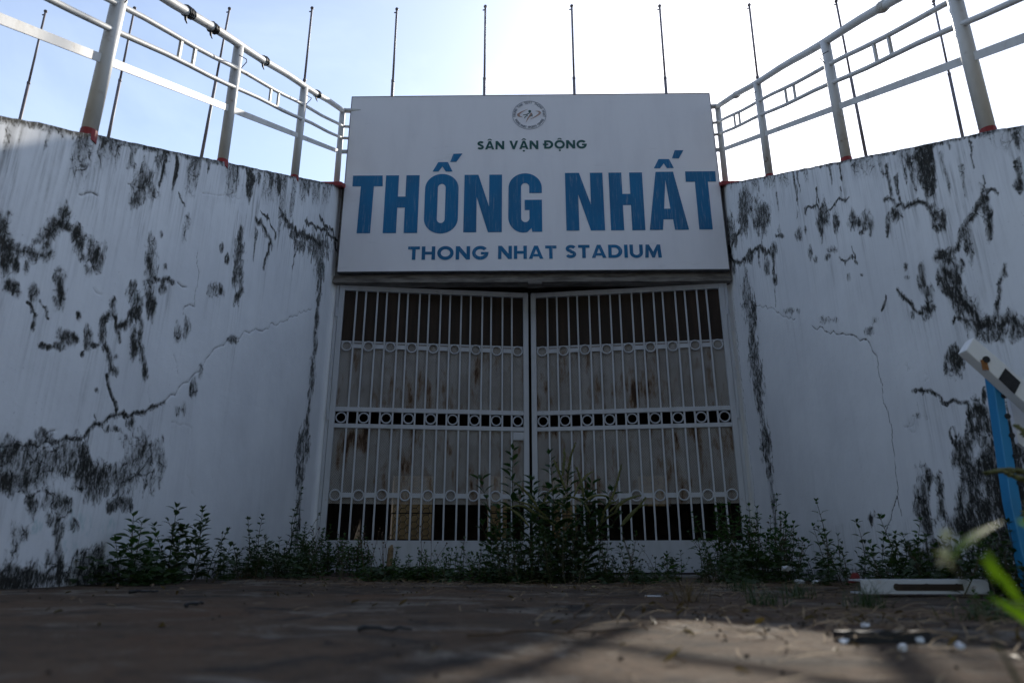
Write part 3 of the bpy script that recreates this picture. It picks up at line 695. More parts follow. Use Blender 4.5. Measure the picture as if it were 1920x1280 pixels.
def build_wall(name, plan, stains, label, sgn):
    fine_end = 5.5 if sgn > 0 else 4.9
    ss = np.concatenate([np.arange(0, fine_end, 0.0118), np.arange(fine_end, plan.s[-1], 0.15)])
    px_, py_ = plan.point(ss)
    tp = plan.top(py_)
    vv = np.concatenate([[-0.3], np.linspace(-0.02, 1, 372)])
    S = np.repeat(ss[None, :], len(vv), 0)
    Z = np.where(vv[:, None] < 0, vv[:, None], vv[:, None] * tp[None, :])
    st = Stain(plan, S, Z); stains(st)
    tail = np.zeros_like(S); run = np.zeros(S.shape[1])
    dz = tp / len(vv)
    coln = np.clip(fbm(ss * 15, ss * 0 + 4, 4) * 2.2 - .5, 0, 1.1)
    for j in range(S.shape[0] - 1, -1, -1):
        run = np.maximum(run * np.exp(-dz / .26), st.a['mould'][j]); tail[j] = run
    st.a['grime'] = np.maximum(st.a['grime'], np.clip((tail - st.a['mould']) * coln[None, :] * .8, 0, 1))
    X, Y = plan.point(S)
    e = 0.02
    x1, y1 = plan.point(np.clip(ss - e, 0, None)); x2, y2 = plan.point(np.clip(ss + e, 0, plan.s[-1]))
    tx, ty = x2 - x1, y2 - y1
    ln = np.hypot(tx, ty) + 1e-9
    nx, ny = -sgn * ty / ln, sgn * tx / ln              # outwards, into the approach
    rel = 0.010 * (fbm(S * 2.2, Z * 2.2, 4) - 0.5) - 0.004 * sstep(.3, .8, st.a['crack']) - 0.0022 * sstep(.55, .9, st.a['mould']) + 0.0015 * (st.w3 - .5)
    X = X + nx[None, :] * rel; Y = Y + ny[None, :] * rel
    Zg = Z.copy()
    Zg[-1, :] += 0.012 * (fbm(ss * 9, ss * 0 + 3, 3) - 0.5) + 0.014 * (fbm(ss * 1.1, ss * 0 + 8, 3) - 0.5)
    nz_, ns_ = S.shape
    v = np.stack([X.ravel(), Y.ravel(), Zg.ravel()], 1)
    i = np.arange(nz_ * ns_).reshape(nz_, ns_)
    f = np.stack([i[:-1, :-1].ravel(), i[:-1, 1:].ravel(), i[1:, 1:].ravel(), i[1:, :-1].ravel()], 1).tolist()
    T = 0.22
    bx, by = px_ - nx * T, py_ - ny * T
    bx[:12] = bx[14]; by[:12] = np.maximum(by[:12], py_[:12])
    b0 = len(v)
    back = np.concatenate([np.stack([bx, by, np.full(ns_, -0.3)], 1), np.stack([bx, by, Zg[-1]], 1)])
    v = np.concatenate([v, back])
    for k in range(ns_ - 1):
        f.append((b0 + k + 1, b0 + k, b0 + ns_ + k, b0 + ns_ + k + 1))
        f.append((int(i[-1, k]), int(i[-1, k + 1]), b0 + ns_ + k + 1, b0 + ns_ + k))
    me = bpy.data.meshes.new(name)
    me.from_pydata(v.tolist(), [], f)
    nfr = (nz_ - 1) * (ns_ - 1)
    sm = np.zeros(len(me.polygons), bool); sm[:nfr] = True
    me.polygons.foreach_set('use_smooth', sm)
    for k, a in st.a.items():
        at = me.attributes.new(k, 'FLOAT', 'POINT')
        d = np.concatenate([a.ravel(), np.full(2 * ns_, 0.7 if k == 'mould' else 0.0)]).astype(np.float32)
        at.data.foreach_set('value', d)
    uvl = me.uv_layers.new(name='UVMap')
    li = np.zeros(len(me.loops), np.int32); me.loops.foreach_get('vertex_index', li)
    su = np.concatenate([S.ravel(), ss, ss + 0.3]); zu = np.concatenate([Z.ravel(), 0 * ss - .3, tp + .2])
    uv = np.stack([su[li], zu[li]], 1).astype(np.float32)
    uvl.data.foreach_set('uv', uv.ravel())
    bm = bmesh.new(); bm.from_mesh(me); bmesh.ops.recalc_face_normals(bm, faces=bm.faces); bm.to_mesh(me); bm.free()
    o = link_mesh(name, me, M['wall'])
    return tag(o, label, 'wall')
wl = build_wall('boundary_wall', PLAN_L, stains_left, 'tall white wall with black mould patches climbing to the gate on the left', 1)
wr = build_wall('boundary_wall', PLAN_R, stains_right, 'tall white cracked wall climbing to the gate behind the blue post', -1)

# red painted caps where the walls meet the sign
for o, tf, xa, xb, ya, yb in ((wl, top_l, -2.32, -2.02, 6.78, 7.10), (wr, top_r, 2.29, 2.57, 6.86, 7.18)):
    m = MB(); z0, z1 = float(tf(ya)), float(tf(yb)) + .02
    m.v = [(x, y, z - .012 + d) for d in (0, .05) for x, y, z in ((xa, ya, z0), (xb, ya, z0), (xb, yb, z1), (xa, yb, z1))]
    m.f = [(3, 2, 1, 0), (4, 5, 6, 7)] + [(k, (k + 1) % 4, 4 + (k + 1) % 4, 4 + k) for k in range(4)]
    soften(m.build('red_cap', M['red'], o), .006)

# ------------------------------------------------------------------ stadium behind: terrace slab over a dark passage
st = empty('stadium_stand', (0, 0, 0))
tag(st, 'dark concrete stadium stand and passage seen through the gate bars', 'stadium stand')
MB().box(-9.4, 9.4, 7.75, 10.9, 4.1, 4.4).build('terrace_slab', M['concrete'], st)
MB().box(-9.4, -2.72, 7.76, 9.99, -0.1, 4.097).build('terrace_base', M['concrete'], st)
MB().box(2.9, 9.4, 7.76, 9.99, -0.1, 4.097).build('terrace_base', M['concrete'], st)
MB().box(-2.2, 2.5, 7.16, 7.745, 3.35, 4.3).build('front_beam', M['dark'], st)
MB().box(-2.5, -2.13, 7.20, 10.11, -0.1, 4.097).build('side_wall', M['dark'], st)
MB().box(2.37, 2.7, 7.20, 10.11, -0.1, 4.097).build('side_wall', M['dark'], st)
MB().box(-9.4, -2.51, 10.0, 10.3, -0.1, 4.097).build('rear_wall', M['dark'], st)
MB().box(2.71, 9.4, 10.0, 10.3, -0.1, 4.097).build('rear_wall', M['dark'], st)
PY = 10.0
openings = [(737, 808, 890, 1010), (915, 950, 890, 1010), (1035, 1084, 898, 1012), (1196, 1258, 890, 948), (1312, 1344, 890, 942)]
rects = []
for a, b, c, d in openings:
    p = at_y(a, c, PY); q = at_y(b, d, PY)
    rects.append((p.x, q.x, q.z, p.z))
rects[3] = (rects[3][0], rects[3][1], rects[3][2], rects[3][3])
edges = sorted(set([-2.13, 2.37] + [r[0] for r in rects] + [r[1] for r in rects]))
m = MB()
for x0, x1 in zip(edges, edges[1:]):
    op = [r for r in rects if r[0] <= x0 + 1e-6 and r[1] >= x1 - 1e-6]
    if not op:
        m.box(x0, x1, PY, PY + .12, -0.05, 4.09)
    else:
        r = op[0]
        m.box(x0, x1, PY, PY + .12, -0.05, r[2]); m.box(x0, x1, PY, PY + .12, r[3], 4.09)
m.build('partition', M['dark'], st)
for k, r in enumerate(rects):                 # hexagonal grille in each opening
    m = MB(); s_ = 0.055; h = s_ * math.sqrt(3)
    yy = PY + .05
    nx_ = int((r[1] - r[0]) / (1.5 * s_)) + 2; nz_ = int((r[3] - r[2]) / h) + 2
    for i in range(nx_):
        for j in range(nz_):
            cx = r[0] + i * 1.5 * s_; cz = r[2] + (j + (i % 2) * .5) * h
            pts = [(cx + s_ * math.cos(R(60 * q)), cz + s_ * math.sin(R(60 * q))) for q in range(6)]
            for q in range(3):
                a, b = pts[q], pts[q + 1]
                if all(r[0] - .001 <= p[0] <= r[1] + .001 and r[2] - .001 <= p[1] <= r[3] + .001 for p in (a, b)):
                    m.tube([(a[0], yy, a[1]), (b[0], yy, b[1])], .0065, 4, False)
    zc = (r[2] * .6 + r[3] * .4)
    m.box(r[0], r[1], yy - .01, yy + .01, zc - .008, zc + .008)
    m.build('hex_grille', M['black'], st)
cw = MB().box(-7, 7, 14.6, 14.85, -0.1, 3.0).build('courtyard_wall', M['ochre'])
tag(cw, 'ochre yellow wall glimpsed far behind the gate grilles', 'wall')

# ------------------------------------------------------------------ gate surround: lintel with flaking mouldings
gs = empty('gate_surround', (0.1, 6.98, 0))
tag(gs, 'flaking grey concrete lintel under the sign and over the gate', 'lintel')
def loc(o, p): o.location = (-p.location.x, -p.location.y, -p.location.z); return o
b = MB()
xs_ = np.linspace(-2.085, 2.335, 48)
lo_ = 3.075 + 0.010 * (fbm(xs_ * 5, xs_ * 0 + 2, 4) - .5)
LY = 6.99
for k, x in enumerate(xs_):
    prof = [(LY + .15, 4.28), (LY + .05, 4.28), (LY + .05, lo_[k] + .088), (LY + .016, lo_[k] + .084), (LY + .018, lo_[k] + .050), (LY + .006, lo_[k] + .046), (LY + .008, lo_[k]), (LY + .15, lo_[k] - .004)]
    b.v += [(x, y + 0.003 * (random.random() - .5), z) for y, z in prof]
n = 8
for k in range(len(xs_) - 1):
    for q in range(n):
        q2 = (q + 1) % n
        b.f.append((k * n + q, (k + 1) * n + q, (k + 1) * n + q2, k * n + q2))
b.f.append(tuple(range(n))); b.f.append(tuple((len(xs_) - 1) * n + q for q in range(n - 1, -1, -1)))
loc(b.build('lintel_beam', M['lintel'], gs), gs)
cx = at_y(1003, 530, LY).x
loc(MB().box(cx - .075, cx + .075, LY - .012, LY + .12, 3.042, 3.068).build('stop_block', M['lintel'], gs), gs)
for x in (-2.038, 2.276):                      # steel angle posts the leaves hang on
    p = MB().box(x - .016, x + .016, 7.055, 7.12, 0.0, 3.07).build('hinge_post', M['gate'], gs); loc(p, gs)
th = MB().box(-2.05, 2.29, 6.92, 7.6, -0.12, 0.005).build('threshold', M['concrete'])
soften(th, .01); tag(th, 'low dark concrete threshold strip under the gate leaves', 'threshold')

# ------------------------------------------------------------------ gate leaves
LL = 1.945
def gate_leaf(hx, end, label):
    root = empty('gate_leaf', (hx, 7.05, 0))
    d = Vector((end[0] - hx, end[1] - 7.05, 0)); Lf = d.length
    root.rotation_euler.z = math.atan2(d.y, d.x)
    mir = -1 if d.x < 0 else 1                 # +y of a right-hand leaf would face outwards; mir turns it inwards
    tag(root, label, 'gate', 'two leaves of the stadium gate')
    def Yb(a, b): return (a, b) if mir > 0 else (-b, -a)
    def bx(m, x0, x1, y0, y1, z0, z1): y0, y1 = Yb(y0, y1); return m.box(x0, x1, y0, y1, z0, z1)
    sw = .058
    for x0 in (0, Lf - sw):
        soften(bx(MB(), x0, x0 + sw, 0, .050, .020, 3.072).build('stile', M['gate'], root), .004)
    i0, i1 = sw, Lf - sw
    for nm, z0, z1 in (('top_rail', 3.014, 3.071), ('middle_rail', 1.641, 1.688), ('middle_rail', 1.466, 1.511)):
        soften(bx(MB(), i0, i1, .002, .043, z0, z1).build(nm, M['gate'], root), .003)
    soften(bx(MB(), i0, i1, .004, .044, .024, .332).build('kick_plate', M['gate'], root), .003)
    w_ = i1 - i0; p = w_ / 8.55; cell = .55 * p; rad = cell / 2 - .013
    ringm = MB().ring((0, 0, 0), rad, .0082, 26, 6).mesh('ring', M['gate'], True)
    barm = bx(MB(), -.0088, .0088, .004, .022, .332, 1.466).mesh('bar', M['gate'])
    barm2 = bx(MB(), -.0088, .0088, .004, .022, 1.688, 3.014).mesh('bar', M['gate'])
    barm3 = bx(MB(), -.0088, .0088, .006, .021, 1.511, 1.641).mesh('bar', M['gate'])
    rr = random.Random(3)
    yr = Yb(.010, .016)[0] + .003
    bars = []
    for k in range(9):
        cx = i0 + cell / 2 + k * p
        for z in (.776, 1.576, 2.366):
            o = link_mesh('ring', ringm, None, root); o.location = (cx, yr, z + rr.uniform(-.003, .003)); o.rotation_euler.y = rr.uniform(0, 6)
        if k > 0: bars.append(cx - cell / 2)
        if k < 8: bars.append(cx + cell / 2)
    for x in bars:
        for me in (barm, barm2, barm3):
            o = link_mesh('bar', me, None, root); o.location.x = x + rr.uniform(-.002, .002); o.rotation_euler.y = rr.uniform(-.0012, .0012)
    for z0, z1 in ((.752, .800), (2.344, 2.388)):      # short rails between the rings
        for k in range(8):
            x0 = i0 + cell + k * p + .0095
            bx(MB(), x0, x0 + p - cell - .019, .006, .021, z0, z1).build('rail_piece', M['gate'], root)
    def sheet(nm, x0, x1, z0, z1, mat, y):
        y = y * mir
        m = MB(); nx_, nz_ = 24, 14
        for j in range(nz_ + 1):
            for i in range(nx_ + 1):
                x = x0 + (x1 - x0) * i / nx_; z = z0 + (z1 - z0) * j / nz_
                m.v.append((x, y + mir * (.006 * (float(fbm(np.array(x * 3 + hx), np.array(z * 3 + z0), 3)) - .5)), z))
        for j in range(nz_):
            for i in range(nx_):
                a = j * (nx_ + 1) + i
                m.f.append((a, a + 1, a + nx_ + 2, a + nx_ + 1))
        o = m.build(nm, mat, root)
        uv = o.data.uv_layers.new(name='UVMap')
        for l in o.data.loops:
            co = o.data.vertices[l.vertex_index].co; uv.data[l.index].uv = (co.x, co.z)
        return o
    sheet('perforated_sheet', i0, i1, 1.688, 2.420, M['perf'], .030)
    sheet('perforated_sheet', i0, i1, .690, 1.466, M['perf'], .030)
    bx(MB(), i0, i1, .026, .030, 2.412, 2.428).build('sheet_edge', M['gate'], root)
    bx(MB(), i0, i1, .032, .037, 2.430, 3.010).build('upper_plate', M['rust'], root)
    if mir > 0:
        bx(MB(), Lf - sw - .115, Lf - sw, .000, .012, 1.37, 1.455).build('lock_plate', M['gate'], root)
    for z in (.5, 1.6, 2.75):
        MB().tube([(-.012, 0, z - .05), (-.012, 0, z + .05)], .014, 10).build('hinge', M['gate'], root)
    return root
gate_leaf(-2.017, (0.090, 7.315), 'left leaf of the barred grey white gate, its edge bearing a lock plate')
gate_leaf(2.257, (0.118, 7.325), 'right leaf of the barred grey white gate beside the bushy weed at the hinge')

# ------------------------------------------------------------------ sign board
SY = 6.95
sg = empty('sign_board', (0.13, SY, 3.186))
tag(sg, 'wide white sign board reading THỐNG NHẤT in blue above the gate', 'sign')
def slocal(o): o.location = (-0.13, -SY, -3.186); return o
m = MB(); nx_, nz_ = 40, 20
def sx(u, v): return (-2.033 + (2.308 + 2.033) * u) * (1 - v) + (-2.032 + (2.289 + 2.032) * u) * v
def sz(u, v): return (3.184 + .007 * u) * (1 - v) + (5.489 + .010 * u) * v
# lettering was measured on a drawing of the sign at its own scale; sign_pt carries it onto the board
def sign_pt(x, z): return (1.134833 * x + .000228 * z + .0029764 * x * z, -.07798 + 1.133929 * z + .0030044 * z * z - .000234 * x)
for j in range(nz_ + 1):
    for i in range(nx_ + 1):
        u, v = i / nx_, j / nz_
        e_ = min(u, 1 - u, v, 1 - v)
        m.v.append((sx(u, v), SY, sz(u, v)))
for j in range(nz_):
    for i in range(nx_):
        a = j * (nx_ + 1) + i; m.f.append((a, a + 1, a + nx_ + 2, a + nx_ + 1))
slocal(m.build('face', M['vinyl'], sg))
m = MB()
c4 = [(sx(0, 0), sz(0, 0)), (sx(1, 0), sz(1, 0)), (sx(1, 1), sz(1, 1)), (sx(0, 1), sz(0, 1))]
m.prism(c4, SY + .0015, SY + .075); slocal(m.build('casing', M['edge'], sg))
m = MB()
for a, b in zip(c4, c4[1:] + c4[:1]):
    m.tube([(a[0], SY, a[1]), (b[0], SY, b[1])], .005, 4)
slocal(m.build('edge_trim', M['edge'], sg))

def flat_shape(name, contours, mat, parent, M4=None, y=SY - .0025, depth=.0012, sub=None):
    cu = bpy.data.curves.new(name, 'CURVE'); cu.dimensions = '2D'; cu.fill_mode = 'BOTH'; cu.extrude = depth
    for c in contours:
        sp = cu.splines.new('POLY'); sp.points.add(len(c) - 1); sp.use_cyclic_u = True
        for p, q in zip(sp.points, c): p.co = sign_pt(q[0], q[1]) + (0, 1)
    tmp = bpy.data.objects.new('tmp', cu); COL.objects.link(tmp)
    dg = bpy.context.evaluated_depsgraph_get()
    me = bpy.data.meshes.new_from_object(tmp.evaluated_get(dg))
    bpy.data.objects.remove(tmp); bpy.data.curves.remove(cu)
    me.name = name
    rot = Matrix.Translation((0, y, 0)) @ Matrix.Rotation(R(90), 4, 'X')
    me.transform(rot)
    me.materials.clear(); me.materials.append(mat)
    o = link_mesh(name, me, None, parent)
    return o
def arc(cx, cy, rx, ry, a0, a1, n=20):
    return [(cx + rx * math.cos(R(a0 + (a1 - a0) * i / n)), cy + ry * math.sin(R(a0 + (a1 - a0) * i / n))) for i in range(n + 1)]
def rbox(x0, x1, z0, z1, rx, rz, n=12):
    return arc(x1 - rx, z1 - rz, rx, rz, 0, 90, n) + arc(x0 + rx, z1 - rz, rx, rz, 90, 180, n) + arc(x0 + rx, z0 + rz, rx, rz, 180, 270, n) + arc(x1 - rx, z0 + rz, rx, rz, 270, 360, n)

ZA, ZB = 3.265, 3.907
big = []
big.append([[(-1.615, ZA), (-1.482, ZA), (-1.475, 3.785), (-1.386, 3.785), (-1.392, ZB), (-1.694, ZB), (-1.692, 3.785), (-1.606, 3.785)]])
def Hl(x0, x1, x2, x3, za, zb, c0, c1):
    return [[(x0, za), (x1, za), (x1, c0), (x2, c0), (x2, za), (x3, za), (x3, zb), (x2, zb), (x2, c1), (x1, c1), (x1, zb), (x0, zb)]]
big.append(Hl(-1.357, -1.226, -1.150, -1.016, ZA, ZB, 3.543, 3.666))
big.append([rbox(-.955, -.618, 3.257, 3.919, .168, .165), rbox(-.827, -.748, 3.371, 3.806, .039, .045)[::-1]])
big.append([[(-.561, ZA + .004), (-.433, ZA + .004), (-.435, 3.66), (-.318, ZA + .004), (-.181, ZA + .004), (-.181, ZB), (-.309, ZB), (-.309, 3.55), (-.420, ZB), (-.560, ZB)]])
Gp = [(.218, 3.270), (.218, 3.621), (.046, 3.621), (.046, 3.508), (.093, 3.508)] + arc(.052, 3.42, .041, .045, 0, -180, 14) + [(.011, 3.765)] + arc(.052, 3.765, .041, .045, 180, 0, 14) + [(.093, 3.697), (.219, 3.697)] + arc(.052, 3.757, .167, .163, 0, 180, 20) + [(-.117, 3.43)] + arc(.033, 3.43, .150, .168, 180, 285, 14) + [(.113, 3.312), (.120, 3.270)]
big.append([Gp])
ZC, ZD = 3.281, 3.921
big.append([[(.457, ZC), (.584, ZC), (.582, 3.68), (.697, ZC), (.836, ZC), (.833, ZD), (.707, ZD), (.707, 3.56), (.597, ZD), (.455, ZD)]])
big.append(Hl(.895, 1.024, 1.104, 1.232, ZC, ZD, 3.556, 3.680))
big.append([[(1.275, ZC + .002), (1.404, ZC + .002), (1.417, 3.397), (1.511, 3.397), (1.523, ZC + .002), (1.660, ZC + .002), (1.546, ZD + .006), (1.370, ZD + .006)], [(1.430, 3.513), (1.4625, 3.838), (1.4925, 3.513)]])
big.append([[(1.761, ZC + .004), (1.892, ZC + .004), (1.887, 3.812), (1.969, 3.812), (1.972, ZD + .008), (1.668, ZD + .008), (1.667, 3.812), (1.758, 3.812)]])
hat = [[(-.886, 3.948), (-.833, 4.055), (-.734, 4.056), (-.684, 3.947), (-.752, 3.947), (-.788, 4.005), (-.827, 3.948)]]
acc = [[(-.710, 4.057), (-.680, 4.151), (-.587, 4.154), (-.647, 4.059)]]
hat2 = [[(1.356, 3.968), (1.409, 4.073), (1.516, 4.072), (1.557, 3.969), (1.488, 3.969), (1.459, 4.024), (1.418, 3.967)]]
acc2 = [[(1.546, 4.081), (1.580, 4.174), (1.668, 4.173), (1.616, 4.080)]]
for c in big: slocal(flat_shape('letter', c, M['blue'], sg))
for c in (hat, acc, hat2, acc2): slocal(flat_shape('accent', c, M['blue'], sg))

# a bold wide sans for the small lines; cap height 1, stroke t
def glyph(ch, t=.24):
    h = t / 2
    if ch == 'T': return .80, [[(.28, 0), (.52, 0), (.52, 1 - t * .9), (.8, 1 - t * .9), (.8, 1), (0, 1), (0, 1 - t * .9), (.28, 1 - t * .9)]]
    if ch == 'H': return .92, [[(0, 0), (t, 0), (t, .39), (.92 - t, .39), (.92 - t, 0), (.92, 0), (.92, 1), (.92 - t, 1), (.92 - t, .60), (t, .60), (t, 1), (0, 1)]]
    if ch == 'O': return 1.12, [arc(.56, .5, .56, .52, 0, 360, 30)[:-1], arc(.56, .5, .56 - t, .52 - t, 360, 0, 30)[:-1]]
    if ch == 'N': return .98, [[(0, 0), (t, 0), (t, .60), (.98 - t * 1.1, 0), (.98, 0), (.98, 1), (.98 - t, 1), (.98 - t, .40), (t * 1.1, 1), (0, 1)]]
    if ch == 'I': return t, [[(0, 0), (t, 0), (t, 1), (0, 1)]]
    if ch == 'V': return .98, [[(.37, 0), (.61, 0), (.98, 1), (.72, 1), (.49, .34), (.26, 1), (0, 1)]]
    if ch == 'A': return 1.02, [[(0, 0), (.25, 0), (.31, .18), (.71, .18), (.77, 0), (1.02, 0), (.64, 1), (.38, 1)], [(.375, .36), (.51, .74), (.645, .36)]]
    if ch == 'D': return .98, [[(0, 0)] + arc(.44, .5, .54, .5, -90, 90, 20) + [(0, 1)], [(t, t * .9)] + [(t, 1 - t * .9)] + arc(.42, .5, .54 - t, .5 - t * .9, 90, -90, 16)]
    if ch == 'U': return .92, [[(.92, 1), (.92 - t, 1), (.92 - t, .40)] + arc(.46, .40, .46 - t, .40 - t * .85, 0, -180, 14)[1:] + [(t, 1), (0, 1), (0, .40)] + arc(.46, .40, .46, .42, 180, 360, 18)[1:]]
    if ch == 'M': return 1.16, [[(0, 0), (t, 0), (t + .04, .58), (.49, 0), (.67, 0), (1.12 - t, .58), (1.16 - t, 0), (1.16, 0), (1.09, 1), (.86, 1), (.58, .45), (.30, 1), (.07, 1)]]
    if ch == 'E': return .70, [[(0, 0), (.7, 0), (.7, .2), (t, .2), (t, .41), (.64, .41), (.64, .6), (t, .6), (t, .8), (.7, .8), (.7, 1), (0, 1)]]
    if ch == 'P': return .80, [[(0, 0), (t, 0), (t, .36), (.46, .36)] + arc(.46, .68, .34, .32, -90, 90, 14) + [(0, 1)], [(t, .56), (t, .82)] + arc(.44, .69, .15, .13, 90, -90, 10)]
    if ch == 'R': return .88, [[(0, 0), (t, 0), (t, .36), (.34, .36), (.58, 0), (.88, 0), (.58, .40)] + arc(.48, .69, .34, .31, -60, 90, 14) + [(0, 1)], [(t, .56), (t, .82)] + arc(.44, .69, .15, .13, 90, -90, 10)]
    if ch == 'Y': return .94, [[(.35, 0), (.59, 0), (.59, .40), (.94, 1), (.68, 1), (.47, .62), (.26, 1), (0, 1), (.35, .40)]]
    if ch == 'C': return 1.0, [arc(.56, .5, .56, .52, 42, 318, 26) + arc(.56, .5, .56 - t, .52 - t, 318, 42, 22)]
    if ch == 'G':
        o_ = arc(.56, .5, .56, .52, 40, 360, 30)
        return 1.12, [o_ + [(1.12, .56), (.60, .56), (.60, .37), (.83, .37)] + arc(.56, .5, .56 - t, .52 - t, 327, 40, 24)]
    if ch == 'S':
        mid = arc(.40, .72, .26, .17, 25, 255, 16) + arc(.37, .29, .27, .18, 78, -155, 16)
        hw = t * .47; L_, R_ = [], []
        for i, p in enumerate(mid):
            a = mid[max(i - 1, 0)]; b = mid[min(i + 1, len(mid) - 1)]
            dx, dz = b[0] - a[0], b[1] - a[1]; l = math.hypot(dx, dz) or 1
            L_.append((p[0] - dz / l * hw, p[1] + dx / l * hw)); R_.append((p[0] + dz / l * hw, p[1] - dx / l * hw))
        return .76, [L_ + R_[::-1]]
    return .4, []
def place(c, ox, oz, sx_, sz_): return [[(ox + p[0] * sx_, oz + p[1] * sz_) for p in k] for k in c]
def word(text, x0, x1, z0, z1, mat, gap=.14, marks=None):
    ws = [glyph(c)[0] for c in text]
    tot = sum(ws) + gap * (len(text) - 1); sx_ = (x1 - x0) / tot; sz_ = z1 - z0
    x = x0
    for k, c in enumerate(text):
        gw, cs = glyph(c)
        slocal(flat_shape('letter', place(cs, x, z0, sx_, sz_), mat, sg))
        for mk in (marks or {}).get(k, ''):
            cxm = x + gw * sx_ / 2
            if mk == '^':
                slocal(flat_shape('accent', place([[(-.26, 1.10), (-.09, 1.27), (.09, 1.27), (.26, 1.10), (.12, 1.10), (0, 1.19), (-.12, 1.10)]], cxm, z0, sz_, sz_), mat, sg))
            if mk == '.':
                slocal(flat_shape('accent', place([[(-.10, -.30), (.10, -.30), (.10, -.12), (-.10, -.12)]], cxm, z0, sz_, sz_), mat, sg))
            if mk == '-':
                slocal(flat_shape('accent', place([[(-.14, .42), (.44, .42), (.44, .58), (-.14, .58)]], x, z0, sx_, sz_), mat, sg, y=SY - .0052))
        x += (gw + gap) * sx_
word('THONG', -1.097, -.309, 2.978, 3.119, M['blue'])
word('NHAT', -.216, .354, 2.982, 3.121, M['blue'])
word('STADIUM', .440, 1.375, 2.988, 3.126, M['blue'])
word('SAN', -.438, -.160, 4.200, 4.297, M['green'], marks={1: '^'})
word('VAN', -.107, .190, 4.201, 4.299, M['green'], marks={1: '^.'})
word('DONG', .250, .687, 4.204, 4.301, M['green'], marks={0: '-', 1: '^.'})

# round emblem
EC = (.100, 4.606); ES = .000811
def ez(p): return (EC[0] + (p[0] - 907) * ES, EC[1] - (p[1] - 250) * ES * .955)
em = slocal(flat_shape('emblem_ring', [arc(EC[0], EC[1], .1765, .172, 0, 360, 60)[:-1], arc(EC[0], EC[1], .1725, .168, 360, 0, 60)[:-1]], M['greyprint'], sg))
def ring_text(text, a_mid, step, top):
    n_ = len(text)
    for k, c in enumerate(text):
        if c == ' ': continue
        a = a_mid + (-(k - (n_ - 1) / 2) * step if top else (k - (n_ - 1) / 2) * step)
        gw, cs = glyph(c, .2)
        s_ = .026
        r_ = .141 if top else .163
        phi = R(a - 90) if top else R(a + 90)
        out_ = []
        for kk in cs:
            o_ = []
            for p in kk:
                lx, lz = (p[0] - gw / 2) * s_ * .8, p[1] * s_
                qx = lx * math.cos(phi) - lz * math.sin(phi); qz = lx * math.sin(phi) + lz * math.cos(phi)
                o_.append((EC[0] + r_ * math.cos(R(a)) + qx, EC[1] + (r_ * math.sin(R(a)) + qz) * .97))
            out_.append(o_)
        slocal(flat_shape('emblem_letter', out_, M['greyprint'], sg))
ring_text('TRUNG TAM TDTT THONG NHAT', 90, 8.0, True)
ring_text('THONG NHAT SPORTS CENTRE', 270, 5.9, False)
for poly in ([(890, 155), (800, 198), (752, 232), (750, 258), (772, 275), (820, 281), (786, 262), (782, 240), (812, 206)],
             [(985, 186), (1035, 188), (1060, 208), (1047, 240), (992, 280), (918, 316), (985, 268), (1022, 233), (1030, 210), (1015, 196)],
             [(938, 214), (925, 222), (905, 258), (882, 298), (862, 366), (872, 352), (902, 292), (928, 262), (944, 230)]):
    slocal(flat_shape('emblem_swoosh', [[ez(p) for p in poly]], M['brownprint'], sg))
h_ = ez((913, 192))
slocal(flat_shape('emblem_head', [arc(h_[0], h_[1], .0145, .0135, 0, 360, 18)[:-1]], M['green'], sg))
for poly in ([(826, 246), (878, 234), (918, 208), (921, 216), (882, 244), (828, 252)], [(948, 238), (948, 274), (914, 262), (916, 256), (938, 264), (938, 240)], [(884, 250), (852, 272), (840, 302), (848, 302), (860, 278), (888, 258)]):
    slocal(flat_shape('emblem_limb', [[ez(p) for p in poly]], M['green'], sg))

